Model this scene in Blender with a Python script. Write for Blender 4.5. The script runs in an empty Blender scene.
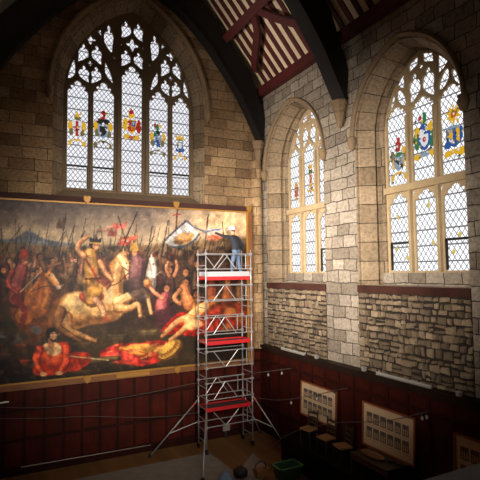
import bpy, bmesh, math, random
import numpy as np
from mathutils import Vector, Matrix
random.seed(7)
S = bpy.context.scene
COL = S.collection
R = math.radians

# ------------------------------------------------------------------ camera, world, lights, exposure
CP = Vector((-10.474, -18.201, 6.8))
CF = Vector((0.45726, 0.88677, 0.06751)); CR = Vector((0.88907, -0.45765, -0.01046)); CU = Vector((-0.02162, -0.06481, 0.99766))
FPX = 471.19
cd = bpy.data.cameras.new('camera'); cam = bpy.data.objects.new('camera', cd); COL.objects.link(cam)
cam.matrix_world = Matrix(((CR.x, CU.x, -CF.x, CP.x), (CR.y, CU.y, -CF.y, CP.y), (CR.z, CU.z, -CF.z, CP.z), (0, 0, 0, 1)))
cd.sensor_width = 36; cd.lens = FPX / 480 * 36; cd.clip_start = 0.05; cd.clip_end = 200
S.camera = cam
S.view_settings.view_transform = 'Standard'; S.view_settings.look = 'None'; S.view_settings.gamma = 1
S.view_settings.use_curve_mapping = False
S.view_settings.exposure = 0.0

W = bpy.data.worlds.new('World'); S.world = W; W.use_nodes = True
W.node_tree.nodes['Background'].inputs[0].default_value = (0.9, 0.95, 1.0, 1)
W.node_tree.nodes['Background'].inputs[1].default_value = 0.8

def area(name, loc, target, sx, sy, power, color, spread=180):
    d = bpy.data.lights.new(name, 'AREA'); d.shape = 'RECTANGLE'; d.size = sx; d.size_y = sy
    d.energy = power; d.color = color; d.spread = R(spread)
    o = bpy.data.objects.new(name, d); COL.objects.link(o); o.location = loc
    o.rotation_euler = (Vector(target) - Vector(loc)).to_track_quat('-Z', 'Z').to_euler()
    return o
# daylight of unseen windows, left and behind the gallery, plus an added roof lamp
WARM = (1.0, 0.92, 0.82)
area('daylight_left_window', (-11.2, -5.0, 7.6), (0.0, -2.6, 8.2), 2.6, 3.4, 330, WARM, 60)
area('daylight_left_window', (-11.2, -13.4, 7.8), (0.0, -4.8, 7.8), 2.6, 3.4, 420, WARM, 50)
area('roof_fill_lamp', (-11.2, -5.2, 10.5), (-1.2, -2.2, 15.6), 1.6, 1.6, 52, WARM, 44)  # added lamp aimed upward to brighten the roof plaster, no window there
area('daylight_rear_window', (-7.5, -19.2, 9.0), (-4.2, 0, 6.4), 3.6, 3.6, 360, WARM, 43)

# ------------------------------------------------------------------ helpers
def lin(c):
    return tuple(((x / 255) / 12.92 if x / 255 <= 0.04045 else ((x / 255 + 0.055) / 1.055) ** 2.4) for x in c)

class NT:
    def __init__(s, name, rough=0.7, metal=0.0):
        s.m = bpy.data.materials.new(name); s.m.use_nodes = True; s.t = s.m.node_tree; s.n = s.t.nodes; s.l = s.t.links
        s.b = s.n['Principled BSDF']; s.b.inputs['Roughness'].default_value = rough; s.b.inputs['Metallic'].default_value = metal
    def node(s, typ, **k):
        n = s.n.new(typ)
        for a, v in k.items():
            if a.startswith('i_'): n.inputs[a[2:].replace('_', ' ')].default_value = v
            else: setattr(n, a, v)
        return n
    def link(s, a, b): s.l.new(a, b)
    def math(s, op, a, b=None, c=None):
        n = s.n.new('ShaderNodeMath'); n.operation = op
        for i, v in enumerate((a, b, c)):
            if v is None: continue
            if hasattr(v, 'is_linked'): s.l.new(v, n.inputs[i])
            else: n.inputs[i].default_value = v
        return n.outputs[0]
    def mix(s, f, a, b, mode='MIX'):
        n = s.n.new('ShaderNodeMix'); n.data_type = 'RGBA'; n.blend_type = mode
        for i, v in ((0, f), (6, a), (7, b)):
            if hasattr(v, 'is_linked'): s.l.new(v, n.inputs[i])
            else: n.inputs[i].default_value = v if i == 0 else (*v[:3], 1)
        return n.outputs[2]
    def ramp(s, f, stops):
        n = s.n.new('ShaderNodeValToRGB'); e = n.color_ramp.elements
        while len(e) < len(stops): e.new(0.5)
        for k, (p, c) in enumerate(stops): e[k].position = p; e[k].color = (*c[:3], 1)
        s.l.new(f, n.inputs[0]); return n.outputs[0]
    def noise(s, vec, scale, detail=4, rough=0.6):
        n = s.node('ShaderNodeTexNoise'); n.inputs['Scale'].default_value = scale; n.inputs['Detail'].default_value = detail
        n.inputs['Roughness'].default_value = rough
        if vec is not None: s.l.new(vec, n.inputs['Vector'])
        return n
    def bump(s, h, strength=0.4, dist=0.02):
        b = s.node('ShaderNodeBump'); b.inputs['Strength'].default_value = strength; b.inputs['Distance'].default_value = dist
        s.l.new(h, b.inputs['Height']); s.l.new(b.outputs[0], s.b.inputs['Normal'])
    def coords(s, mode):
        tc = s.node('ShaderNodeTexCoord')
        if mode == 'uv': return tc.outputs['UV']
        sp = s.node('ShaderNodeSeparateXYZ'); s.l.new(tc.outputs['Object'], sp.inputs[0])
        cb = s.node('ShaderNodeCombineXYZ'); s.l.new(sp.outputs[{'x': 0, 'y': 1}[mode]], cb.inputs[0]); s.l.new(sp.outputs[2], cb.inputs[1])
        return cb.outputs[0]

def plain(name, rgb, rough=0.6, metal=0.0, var=0.25, scale=6.0, bump=0.0):
    t = NT(name, rough, metal); tc = t.node('ShaderNodeTexCoord')
    nz = t.noise(tc.outputs['Object'], scale)
    c = lin(rgb)
    t.link(t.mix(nz.outputs[0], tuple(x * (1 - var) for x in c), tuple(min(1, x * (1 + var)) for x in c)), t.b.inputs['Base Color'])
    if bump: t.bump(nz.outputs[0], bump, 0.01)
    return t.m

def ashlar(name, mode, bw, bh, c1, c2, cm, mortar=0.012, warp=0.02, dark=0.55, off=0.5):
    t = NT(name, 0.9); v = t.coords(mode)
    nz = t.noise(v, 1.6, 3); sub = t.node('ShaderNodeVectorMath', operation='SUBTRACT'); t.link(nz.outputs['Color'], sub.inputs[0]); sub.inputs[1].default_value = (0.5, 0.5, 0.5)
    sc = t.node('ShaderNodeVectorMath', operation='SCALE'); t.link(sub.outputs[0], sc.inputs[0]); sc.inputs['Scale'].default_value = warp * 6
    ad = t.node('ShaderNodeVectorMath', operation='ADD'); t.link(v, ad.inputs[0]); t.link(sc.outputs[0], ad.inputs[1])
    b = t.node('ShaderNodeTexBrick'); t.link(ad.outputs[0], b.inputs['Vector'])
    for k, x in (('Scale', 1.0), ('Mortar Size', mortar), ('Mortar Smooth', 0.35), ('Bias', 0.0), ('Brick Width', bw), ('Row Height', bh)): b.inputs[k].default_value = x
    b.offset = off; b.squash = 1.45; b.squash_frequency = 3; b.offset_frequency = 2
    b.inputs['Color1'].default_value = (*lin(c1), 1); b.inputs['Color2'].default_value = (*lin(c2), 1); b.inputs['Mortar'].default_value = (*lin(cm), 1)
    big = t.noise(v, 0.7, 4, 0.65); fine = t.noise(v, 9, 6, 0.7)
    col = t.mix(0.75, b.outputs['Color'], t.ramp(big.outputs[0], [(0.3, (dark,) * 3), (0.62, (1, 1, 1))]), 'MULTIPLY')
    col = t.mix(0.7, col, t.ramp(fine.outputs[0], [(0.34, (0.34, 0.30, 0.26)), (0.6, (1, 1, 1))]), 'MULTIPLY')
    t.link(col, t.b.inputs['Base Color'])
    h = t.math('SUBTRACT', t.math('MULTIPLY', fine.outputs[0], 0.45), t.math('MULTIPLY', b.outputs['Fac'], 1.0))
    t.bump(h, 1.0, 0.05)
    return t.m

def rubble(name, mode, sx, sy, c1, c2, cm):
    t = NT(name, 0.95); v = t.coords(mode)
    nz = t.noise(v, 2.2, 2); mp = t.node('ShaderNodeVectorMath', operation='MULTIPLY'); t.link(v, mp.inputs[0]); mp.inputs[1].default_value = (sx, sy, 0)
    ad = t.node('ShaderNodeVectorMath', operation='ADD'); t.link(mp.outputs[0], ad.inputs[0])
    sc = t.node('ShaderNodeVectorMath', operation='SCALE'); t.link(nz.outputs['Color'], sc.inputs[0]); sc.inputs['Scale'].default_value = 0.8; t.link(sc.outputs[0], ad.inputs[1])
    def vor(f):
        n = t.node('ShaderNodeTexVoronoi', voronoi_dimensions='2D', feature=f, distance='EUCLIDEAN' if f != 'F1' else 'EUCLIDEAN'); n.inputs['Scale'].default_value = 1; n.inputs['Randomness'].default_value = 0.72
        t.link(ad.outputs[0], n.inputs['Vector']); return n
    e = vor('DISTANCE_TO_EDGE'); cell = vor('F1')
    mask = t.ramp(e.outputs['Distance'], [(0.03, (0, 0, 0)), (0.12, (1, 1, 1))])
    g = t.node('ShaderNodeSeparateColor'); t.link(cell.outputs['Color'], g.inputs[0])
    col = t.mix(g.outputs[0], lin(c1), lin(c2))
    fine = t.noise(v, 8, 6, 0.7)
    col = t.mix(0.8, col, t.ramp(fine.outputs[0], [(0.3, (0.5, 0.47, 0.43)), (0.68, (1, 1, 1))]), 'MULTIPLY')
    col = t.mix(mask, lin(cm), col)
    t.link(col, t.b.inputs['Base Color'])
    t.bump(t.math('ADD', t.math('MULTIPLY', fine.outputs[0], 0.4), mask), 0.9, 0.04)
    return t.m

def wood(name, rgb, rough=0.45, mode='x', var=0.5, panel=0.0):
    t = NT(name, rough); v = t.coords(mode)
    mp = t.node('ShaderNodeVectorMath', operation='MULTIPLY'); t.link(v, mp.inputs[0]); mp.inputs[1].default_value = (14, 0.9, 1)
    nz = t.noise(mp.outputs[0], 1.5, 5); big = t.noise(v, 1.1, 2)
    c = lin(rgb)
    col = t.mix(nz.outputs[0], tuple(x * (1 - var) for x in c), tuple(x * (1 + var) for x in c))
    col = t.mix(0.6, col, t.ramp(big.outputs[0], [(0.35, (0.35,) * 3), (0.65, (1, 1, 1))]), 'MULTIPLY')
    t.link(col, t.b.inputs['Base Color']); t.bump(nz.outputs[0], 0.15, 0.005); t.b.inputs['Specular IOR Level'].default_value = 0.15
    return t.m

def glass_mat(name, pw, ph, strength, tint):
    # sky-lit leaded glass: diamond quarries between lead cames, with horizontal saddle bars
    t = NT(name, 0.4); v = t.coords('uv'); sp = t.node('ShaderNodeSeparateXYZ'); t.link(v, sp.inputs[0])
    a = t.math('DIVIDE', sp.outputs[0], pw); b = t.math('DIVIDE', sp.outputs[1], ph)
    def edge(x, w):
        f = t.math('ABSOLUTE', t.math('SUBTRACT', t.math('FRACT', x), 0.5))
        n = t.node('ShaderNodeMapRange'); t.link(f, n.inputs[0])
        for k, q in ((1, 0.5 - w), (2, 0.5 - w * 0.5), (3, 1.0), (4, 0.0)): n.inputs[k].default_value = q
        return n.outputs[0]
    m = t.math('MULTIPLY', edge(t.math('ADD', a, b), 0.105), edge(t.math('SUBTRACT', a, b), 0.105))
    m = t.math('MULTIPLY', m, edge(t.math('DIVIDE', sp.outputs[1], 0.47), 0.06))
    nz = t.noise(v, 5, 3); big = t.noise(v, 0.8, 2)
    col = t.mix(nz.outputs[0], tuple(x * 0.80 for x in tint), tint)
    col = t.mix(t.math('MULTIPLY', big.outputs[0], 0.35), col, (0.72, 0.74, 0.80))
    col = t.mix(m, (0.07, 0.065, 0.065), col)
    t.b.inputs['Base Color'].default_value = (0.03, 0.03, 0.03, 1)
    t.link(col, t.b.inputs['Emission Color']); t.b.inputs['Emission Strength'].default_value = strength
    return t.m

def attr_mat(name, emit=0.0, rough=0.55, spec=0.3):
    t = NT(name, rough); a = t.node('ShaderNodeVertexColor', layer_name='Col')
    if emit:
        t.link(a.outputs[0], t.b.inputs['Emission Color']); t.b.inputs['Emission Strength'].default_value = emit
        t.b.inputs['Base Color'].default_value = (0.02, 0.02, 0.02, 1)
    else:
        t.link(a.outputs[0], t.b.inputs['Base Color'])
        tc = t.node('ShaderNodeTexCoord'); nz = t.noise(tc.outputs['Object'], 20, 4); t.bump(nz.outputs[0], 0.08, 0.01)
    t.b.inputs['Specular IOR Level'].default_value = spec
    return t.m

def wloc(o):
    v = Vector((0, 0, 0))
    while o is not None: v += o.location; o = o.parent
    return v

def link(name, me, mat=None, parent=None, origin=None, smooth=False):
    """link mesh (world coordinates) as one object; origin moved so that it sits at its parent or at `origin`"""
    o = bpy.data.objects.new(name, me); COL.objects.link(o)
    base = Vector(origin) if origin is not None else (wloc(parent) if parent else Vector((0, 0, 0)))
    if base.length: me.transform(Matrix.Translation(-base))
    if parent: o.parent = parent; o.location = base - wloc(parent)
    else: o.location = base
    if mat:
        me.materials.clear(); me.materials.append(mat)
    if smooth:
        for p in me.polygons: p.use_smooth = True
    return o

def tag(o, label=None, cat=None, group=None, kind=None):
    if label: o['label'] = label
    if cat: o['category'] = cat
    if group: o['group'] = group
    if kind: o['kind'] = kind
    return o

def thing(name, loc, label, cat, group=None):
    o = bpy.data.objects.new(name, None); COL.objects.link(o); o.location = loc; o.empty_display_size = 0.1
    return tag(o, label, cat, group)

class MB:
    def __init__(s): s.v = []; s.f = []
    def add(s, vs, fs):
        n = len(s.v); s.v += [tuple(q) for q in vs]; s.f += [tuple(i + n for i in q) for q in fs]; return s
    def box(s, a, b):
        x0, y0, z0 = (min(p, q) for p, q in zip(a, b)); x1, y1, z1 = (max(p, q) for p, q in zip(a, b))
        return s.add([(x0, y0, z0), (x1, y0, z0), (x1, y1, z0), (x0, y1, z0), (x0, y0, z1), (x1, y0, z1), (x1, y1, z1), (x0, y1, z1)],
                     [(3, 2, 1, 0), (4, 5, 6, 7), (0, 1, 5, 4), (1, 2, 6, 5), (2, 3, 7, 6), (3, 0, 4, 7)])
    def tube(s, pts, r, n=8, cap=True):
        pts = [Vector(p) for p in pts]; rings = []; m = len(pts)
        rr = r if isinstance(r, (list, tuple)) else [r] * m
        ref = None
        for i, p in enumerate(pts):
            d = (pts[min(i + 1, m - 1)] - pts[max(i - 1, 0)]).normalized()
            if ref is None: ref = d.orthogonal().normalized()
            ref = (ref - d * ref.dot(d)).normalized(); q = d.cross(ref)
            rings.append([p + (ref * math.cos(2 * math.pi * k / n) + q * math.sin(2 * math.pi * k / n)) * rr[i] for k in range(n)])
        vs = [v for g in rings for v in g]
        fs = [(i * n + k, i * n + (k + 1) % n, (i + 1) * n + (k + 1) % n, (i + 1) * n + k) for i in range(m - 1) for k in range(n)]
        if cap: fs += [tuple(range(n))[::-1], tuple((m - 1) * n + k for k in range(n))]
        return s.add(vs, fs)
    def bar(s, p, q, w, h, up=(0, 0, 1)):
        p = Vector(p); q = Vector(q); d = (q - p).normalized(); a = d.cross(Vector(up))
        if a.length < 1e-4: a = d.orthogonal()
        a.normalize(); b = a.cross(d)
        vs = [c + a * sx * w / 2 + b * sy * h / 2 for c in (p, q) for sx, sy in ((-1, -1), (1, -1), (1, 1), (-1, 1))]
        return s.add(vs, [(0, 1, 2, 3), (7, 6, 5, 4), (1, 0, 4, 5), (2, 1, 5, 6), (3, 2, 6, 7), (0, 3, 7, 4)])
    def lathe(s, c, prof, n=16):
        c = Vector(c); m = len(prof)
        vs = [c + Vector((r * math.cos(2 * math.pi * k / n), r * math.sin(2 * math.pi * k / n), z)) for r, z in prof for k in range(n)]
        fs = [(i * n + k, i * n + (k + 1) % n, (i + 1) * n + (k + 1) % n, (i + 1) * n + k) for i in range(m - 1) for k in range(n)]
        fs += [tuple(range(n))[::-1], tuple((m - 1) * n + k for k in range(n))]
        return s.add(vs, fs)
    def prism(s, poly, fn, w0, w1):
        """poly in (u,v) made solid between w0 and w1, through fn(u,v,w)"""
        n = len(poly); vs = [fn(u, v, w0) for u, v in poly] + [fn(u, v, w1) for u, v in poly]
        fs = [tuple(range(n))[::-1], tuple(range(n, 2 * n))] + [(i, (i + 1) % n, n + (i + 1) % n, n + i) for i in range(n)]
        return s.add(vs, fs)
    def mesh(s, name='mesh'):
        me = bpy.data.meshes.new(name); me.from_pydata(s.v, [], s.f)
        bm = bmesh.new(); bm.from_mesh(me); bmesh.ops.recalc_face_normals(bm, faces=bm.faces); bm.to_mesh(me); bm.free()
        me.update(); return me
    def build(s, name, mat=None, parent=None, origin=None, smooth=False):
        return link(name, s.mesh(name), mat, parent, origin, smooth)

PB = lambda u, v, w: (u, -w, v)          # back wall plane, w towards the room
PR = lambda u, v, w: (-w, -u, v)         # right wall plane
FB = Matrix(((1, 0, 0, 0), (0, 0, -1, 0), (0, 1, 0, 0), (0, 0, 0, 1)))
FR = Matrix(((0, 0, -1, 0), (-1, 0, 0, 0), (0, 1, 0, 0), (0, 0, 0, 1)))

def fill(name, outlines, frame, w0, w1, bevel=0.0, off=True):
    """flat curve with holes made into a solid between depths w0 and w1"""
    cu = bpy.data.curves.new(name, 'CURVE'); cu.dimensions = '2D'; cu.fill_mode = 'BOTH'
    cu.extrude = max(0.0001, (w1 - w0) / 2 - bevel); cu.bevel_depth = bevel; cu.bevel_resolution = 0; cu.offset = -bevel if off else 0.0
    for pts in outlines:
        sp = cu.splines.new('POLY'); sp.points.add(len(pts) - 1); sp.use_cyclic_u = True
        for p, (u, v) in zip(sp.points, pts): p.co = (u, v, 0, 1)
    o = bpy.data.objects.new('tmp', cu); COL.objects.link(o)
    dg = bpy.context.evaluated_depsgraph_get(); me = bpy.data.meshes.new_from_object(o.evaluated_get(dg))
    bpy.data.objects.remove(o); bpy.data.curves.remove(cu)
    me.transform(frame @ Matrix.Translation((0, 0, (w0 + w1) / 2)))
    return me

def arch(cx, hw, spring, rise, bottom=None, n=14):
    """two-centred pointed arch outline, right springing to left springing (closed by jambs when bottom is given)"""
    Rr = (hw * hw + rise * rise) / (2 * hw); c = Rr - hw; pts = []
    a1 = math.atan2(rise, c) if c > 0 else math.pi - math.atan2(rise, -c)
    right = [(-c + Rr * math.cos(a1 * k / n), Rr * math.sin(a1 * k / n)) for k in range(n + 1)]
    pts = [(cx + x, spring + y) for x, y in right] + [(cx - x, spring + y) for x, y in reversed(right[:-1])]
    if bottom is not None: pts = [(cx + hw, bottom)] + pts + [(cx - hw, bottom)]
    return pts

def loft(name, rings, fn, mat, parent=None, closed=False):
    vs = []; fs = []; n = len(rings[0][0])
    uv = []; acc = 0
    lens = [0]
    for k in range(1, n): lens.append(lens[-1] + math.dist(rings[0][0][k], rings[0][0][k - 1]))
    for i, (pts, w) in enumerate(rings):
        if i: acc += math.hypot(w - rings[i - 1][1], math.dist(pts[0], rings[i - 1][0][0]))
        for k, (u, v) in enumerate(pts): vs.append(fn(u, v, w)); uv.append((acc, lens[k]))
    for i in range(len(rings) - 1):
        for k in range(n - 1): fs.append((i * n + k, i * n + k + 1, (i + 1) * n + k + 1, (i + 1) * n + k))
    me = bpy.data.meshes.new(name); me.from_pydata(vs, [], fs)
    l = me.uv_layers.new(name='UVMap')
    for lp in me.loops: l.data[lp.index].uv = uv[lp.vertex_index]
    me.update()
    return link(name, me, mat, parent)

def smooth_loop(pts, n=5):
    out = []; m = len(pts)
    for i in range(m):
        p0, p1, p2, p3 = (np.array(pts[(i + k - 1) % m]) for k in range(4))
        for t in np.arange(n) / n:
            out.append(tuple(0.5 * (2 * p1 + (p2 - p0) * t + (2 * p0 - 5 * p1 + 4 * p2 - p3) * t * t + (3 * p1 - p0 - 3 * p2 + p3) * t ** 3)))
    return out
def drop(cx, cy, w, h, tip):
    P = [(tip * .45, -.5), (.42, -.2), (.5, .1), (.33, .25), (.14, .27), (.2, .39), (0, .5), (-.2, .39), (-.14, .27), (-.33, .25), (-.5, .1), (-.42, -.2)]
    return smooth_loop([(cx + x * w, cy + y * h) for x, y in P], 3)
def quatre(cx, cy, r):
    return [(cx + r * (0.74 + 0.26 * math.cos(4 * a)) * math.cos(a), cy + r * (0.74 + 0.26 * math.cos(4 * a)) * math.sin(a)) for a in np.linspace(0, 2 * math.pi, 25)[:-1]]
def light(cx, a, bot, vs, va):
    h = va - vs
    half = [(1, 0), (1.0, .12), (.93, .26), (.80, .34), (.62, .34), (.74, .48), (.70, .62), (.55, .70), (.34, .66), (.38, .80), (.28, .90), (.10, .97)]
    return [(cx + a, bot)] + [(cx + x * a, vs + y * h) for x, y in half] + [(cx, va)] + [(cx - x * a, vs + y * h) for x, y in reversed(half)] + [(cx - a, bot)]
def both(shapes, c):
    out = []
    for s in shapes:
        out.append([(c + u, v) for u, v in s]); out.append([(c - u, v) for u, v in reversed(s)])
    return out
mir = lambda s: [(-u, v) for u, v in s]

# ------------------------------------------------------------------ materials
ST_B = ashlar('stone_back_wall', 'x', 0.85, 0.42, (200, 165, 122), (144, 112, 78), (62, 46, 32), 0.010, 0.012, 0.5)
ST_R = ashlar('stone_pier', 'y', 0.62, 0.40, (182, 168, 150), (136, 122, 106), (50, 40, 32), 0.014, 0.03, 0.6)
ST_UV = ashlar('stone_reveal', 'uv', 1.9, 0.62, (176, 152, 122), (130, 109, 84), (46, 36, 27), 0.012, 0.006, 0.6)
ST_MOULD = plain('stone_moulding', (132, 109, 82), 0.9, 0, 0.35, 3.0, 0.3)
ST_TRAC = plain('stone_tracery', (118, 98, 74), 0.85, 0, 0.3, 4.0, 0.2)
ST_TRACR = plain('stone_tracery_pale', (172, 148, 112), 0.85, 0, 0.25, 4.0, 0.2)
RUB = rubble('rubble_stone', 'y', 2.6, 4.6, (160, 138, 106), (112, 92, 68), (52, 41, 30))
WOOD_B = wood('panelling_back', (76, 23, 11), 0.6, 'x', 0.7)
WOOD_R = wood('panelling_right', (64, 20, 12), 0.6, 'y')
WOOD_FR = wood('panel_framing_timber', (48, 16, 10), 0.6, 'x')
WOOD_DK = wood('ledge_timber', (40, 28, 22), 0.5, 'y')
SILLW = wood('sill_timber', (72, 44, 37), 0.5, 'y', 0.3)
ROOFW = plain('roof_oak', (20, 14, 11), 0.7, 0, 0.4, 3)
ROOFRED = plain('roof_red_timber', (84, 28, 25), 0.6, 0, 0.35, 3)
PLASTER = plain('roof_plaster', (236, 214, 180), 0.9, 0, 0.12, 2)
FLOORM = wood('floor_boards', (140, 102, 64), 0.5, 'x', 0.3)

# ------------------------------------------------------------------ setting: walls
HW = -11.44
BX = -5.72
GLB = 13.6
# back wall with its great window
wall_out = [(HW, 0), (0.0, 0), (0.0, 15.0), (BX, 22.0), (HW, 15.0)]
me = fill('wall_back', [wall_out, arch(BX - 0.03, 3.02, GLB, 4.35, 9.62)], FB, -0.9, 0)
tag(link('wall_back', me, ST_B), kind='structure')
def ringsB(spec): return [(arch(BX - 0.03 * (hw > 2.7), hw, GLB, 3.85 + (hw - 2.55) * 1.05, 9.62), w) for hw, w in spec]
o = loft('trim_1', ringsB([(3.04, 0.0), (3.02, -0.04), (2.94, -0.06), (2.93, -0.12), (2.86, -0.14), (2.84, -0.22), (2.66, -0.38), (2.64, -0.46), (2.56, -0.48), (2.54, -0.62)]), PB, ST_UV)
tag(o, kind='structure')
def hood(name, cx, hw, spring, rise, fn, t=0.13, d=0.12):
    rs = [(arch(cx, hw + a * t, spring, rise + a * t * 1.1), w) for a, w in ((0, -0.02), (0, 0.05), (0.3, d * 0.7), (0.55, d), (1, d * 0.8), (1, -0.02))]
    o = loft(name, rs, fn, ST_MOULD); tag(o, kind='structure')
    for s in (-1, 1):                                   # carved label stops
        c = Vector(fn(cx + s * (hw + t * 0.5), spring - 0.12, 0.06)); m = MB(); m.lathe(c, [(0.02, -0.24), (0.09, -0.2), (0.13, -0.08), (0.17, 0.02), (0.13, 0.12), (0.16, 0.18), (0.08, 0.22)], 9)
        tag(m.build('label_stop', ST_MOULD, o, smooth=True), kind='structure')
    return o
hood('trim_2', BX - 0.03, 3.06, GLB, 4.45, PB, 0.2, 0.12)

def add_glass(name, poly, frame, w, mat, parent):
    me = fill(name, [poly], frame, w - 0.002, w + 0.002)
    while me.uv_layers: me.uv_layers.remove(me.uv_layers[0])
    l = me.uv_layers.new(name='UVMap')
    inv = frame.inverted()
    for lp in me.loops:
        q = inv @ me.vertices[lp.vertex_index].co; l.data[lp.index].uv = (q.x, q.y)
    o = link(name, me, mat, parent); return o

GB = glass_mat('leaded_glass_back', 0.175, 0.225, 1.25, (0.80, 0.80, 0.86))
GR = glass_mat('leaded_glass_side', 0.18, 0.26, 1.5, (0.86, 0.87, 0.90))
STAIN = attr_mat('stained_glass', 0.9)

lightsB = [(-2.105, .395, 10.05, 13.75, 14.30), (-1.125, .415, 10.05, 13.8, 14.40), (0.0, .43, 10.05, 14.65, 15.28), (1.125, .415, 10.05, 13.8, 14.40), (2.105, .395, 10.05, 13.75, 14.30)]
half = [drop(-1.93, 15.43, .42, .80, -1), drop(-1.41, 15.45, .42, .80, 1), drop(-1.89, 14.6, .42, .72, 1), drop(-1.425, 14.61, .41, .74, -1),
        quatre(-1.66, 15.06, .13), quatre(-1.67, 16.04, .24), smooth_loop([(-2.50, 14.30), (-2.45, 14.65), (-2.28, 15.12), (-2.21, 14.85), (-2.24, 14.45)], 3),
        smooth_loop([(-1.09, 15.2), (-1.02, 15.16), (-.83, 14.74), (-.77, 14.38), (-.97, 14.55), (-1.1, 14.8)], 3),
        [(-1.43, 16.42), (-1.25, 16.55), (-1.22, 16.22)], drop(-.95, 16.22, .40, 1.16, .6), quatre(-.73, 15.47, .08),
        drop(-.255, 16.74, .42, .80, -1), drop(-.26, 15.54, .41, .74, -1), quatre(-.45, 16.1, .075)]
holes = [[(BX + u, v) for u, v in light(*L)] for L in lightsB] + both(half, BX) + [quatre(BX, 16.15, .29)]
me = fill('window_1', [arch(BX, 2.72, GLB, 4.03, 9.7)] + holes, FB, -0.68, -0.46, 0.012, False)
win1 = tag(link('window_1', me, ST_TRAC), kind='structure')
add_glass('leaded_glass', arch(BX, 2.68, GLB, 4.0, 9.8), FB, -0.585, GB, win1)
# sill and mullion mouldings in front of the tracery plane
m = MB(); m.add([PB(BX - 2.95, 9.6, 0.0), PB(BX + 2.92, 9.6, 0.0), PB(BX + 2.75, 9.98, -0.5), PB(BX - 2.75, 9.98, -0.5)], [(0, 1, 2, 3)])
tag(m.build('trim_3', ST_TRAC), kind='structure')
IRON = plain('lead_iron', (40, 36, 34), 0.6, 0.5)
m = MB()
for (u, a, *_r) in (lightsB[0], lightsB[1], lightsB[3], lightsB[4]):
    m.box(PB(BX + u - a, 10.9, -0.57), PB(BX + u + a, 10.97, -0.53))
    for s in (-1, 1): m.box(PB(BX + u + s * a - 0.03, 10.05, -0.57), PB(BX + u + s * a + 0.03, 10.95, -0.53))
m.build('casement_bar', IRON, win1)
m = MB()
for s in (-1.62, -.57, .57, 1.62): m.prism([(BX + s - .05, 10.0), (BX + s + .05, 10.0), (BX + s + .03, 13.7), (BX + s - .03, 13.7)], PB, -0.5, -0.34)
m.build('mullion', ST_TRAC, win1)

# stained-glass coats of arms: coloured pieces leaded into the panes
PAL = dict(r=(170, 28, 22), g=(30, 110, 62), b=(28, 78, 150), y=(222, 172, 30), k=(30, 28, 30), w=(225, 222, 225), o=(190, 84, 26), s=(130, 150, 170), n=(110, 100, 60))
def heraldic(name, cx, cy, h, pieces, frame, w, parent):
    """pieces: (colour, polygon) in unit coordinates, x in -.5..+.5, y in -1..+1"""
    vs = []; fs = []; cols = []
    rg = random.Random(name + str(cx)); pieces = list(pieces); base = list(pieces)
    for q in range(46):                                 # small quarries of glass that break up the large pieces
        c, poly = rg.choice(base); x = sum(p[0] for p in poly) / len(poly) + rg.uniform(-.14, .14); y = sum(p[1] for p in poly) / len(poly) + rg.uniform(-.2, .2); a = rg.uniform(.018, .045)
        pieces.append((rg.choice((c, 'k', 'w', 'w', 'y', 'n')), [(x - a, y), (x + a * .3, y - a * 1.6), (x + a, y + a * .4), (x, y + a * 1.7)]))
    for i, (c, poly) in enumerate(pieces):
        ww = w + 0.0006 * (i + 1); n = len(vs)
        vs += [tuple(frame @ Vector((cx + x * h * .6, cy + y * h * .43, ww))) for x, y in poly]
        fs.append(tuple(range(n, n + len(poly)))); cols.append((*lin(PAL[c]), 1))
    me = bpy.data.meshes.new(name); me.from_pydata(vs, [], fs)
    ca = me.color_attributes.new('Col', 'FLOAT_COLOR', 'CORNER')
    for p, c in zip(me.polygons, cols):
        for li in p.loop_indices: ca.data[li].color = c
    return link(name, me, STAIN, parent)
def disc(x, y, rx, ry=None, n=10):
    ry = ry or rx * 2
    return [(x + rx * math.cos(2 * math.pi * k / n), y + ry * math.sin(2 * math.pi * k / n)) for k in range(n)]
def rect(x0, y0, x1, y1): return [(x0, y0), (x1, y0), (x1, y1), (x0, y1)]
def shieldp(x, y, w, h): return [(x - w, y + h), (x + w, y + h), (x + w, y), (x + w * .7, y - h * .6), (x, y - h), (x - w * .7, y - h * .6), (x - w, y)]
def scroll(c): return [(c, [(-.26, -.72), (-.1, -.56), (.1, -.56), (.26, -.72), (.3, -.85), (.12, -.66), (-.12, -.66), (-.3, -.85)]), (c, disc(-.26, -.8, .07)), (c, disc(.26, -.8, .07))]
def flank(c, d): return [(c, disc(-.24, .12, .09, .28)), (d, disc(-.2, -.2, .08, .2)), (c, disc(.24, .12, .09, .28)), (d, disc(.2, -.2, .08, .2))]
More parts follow.
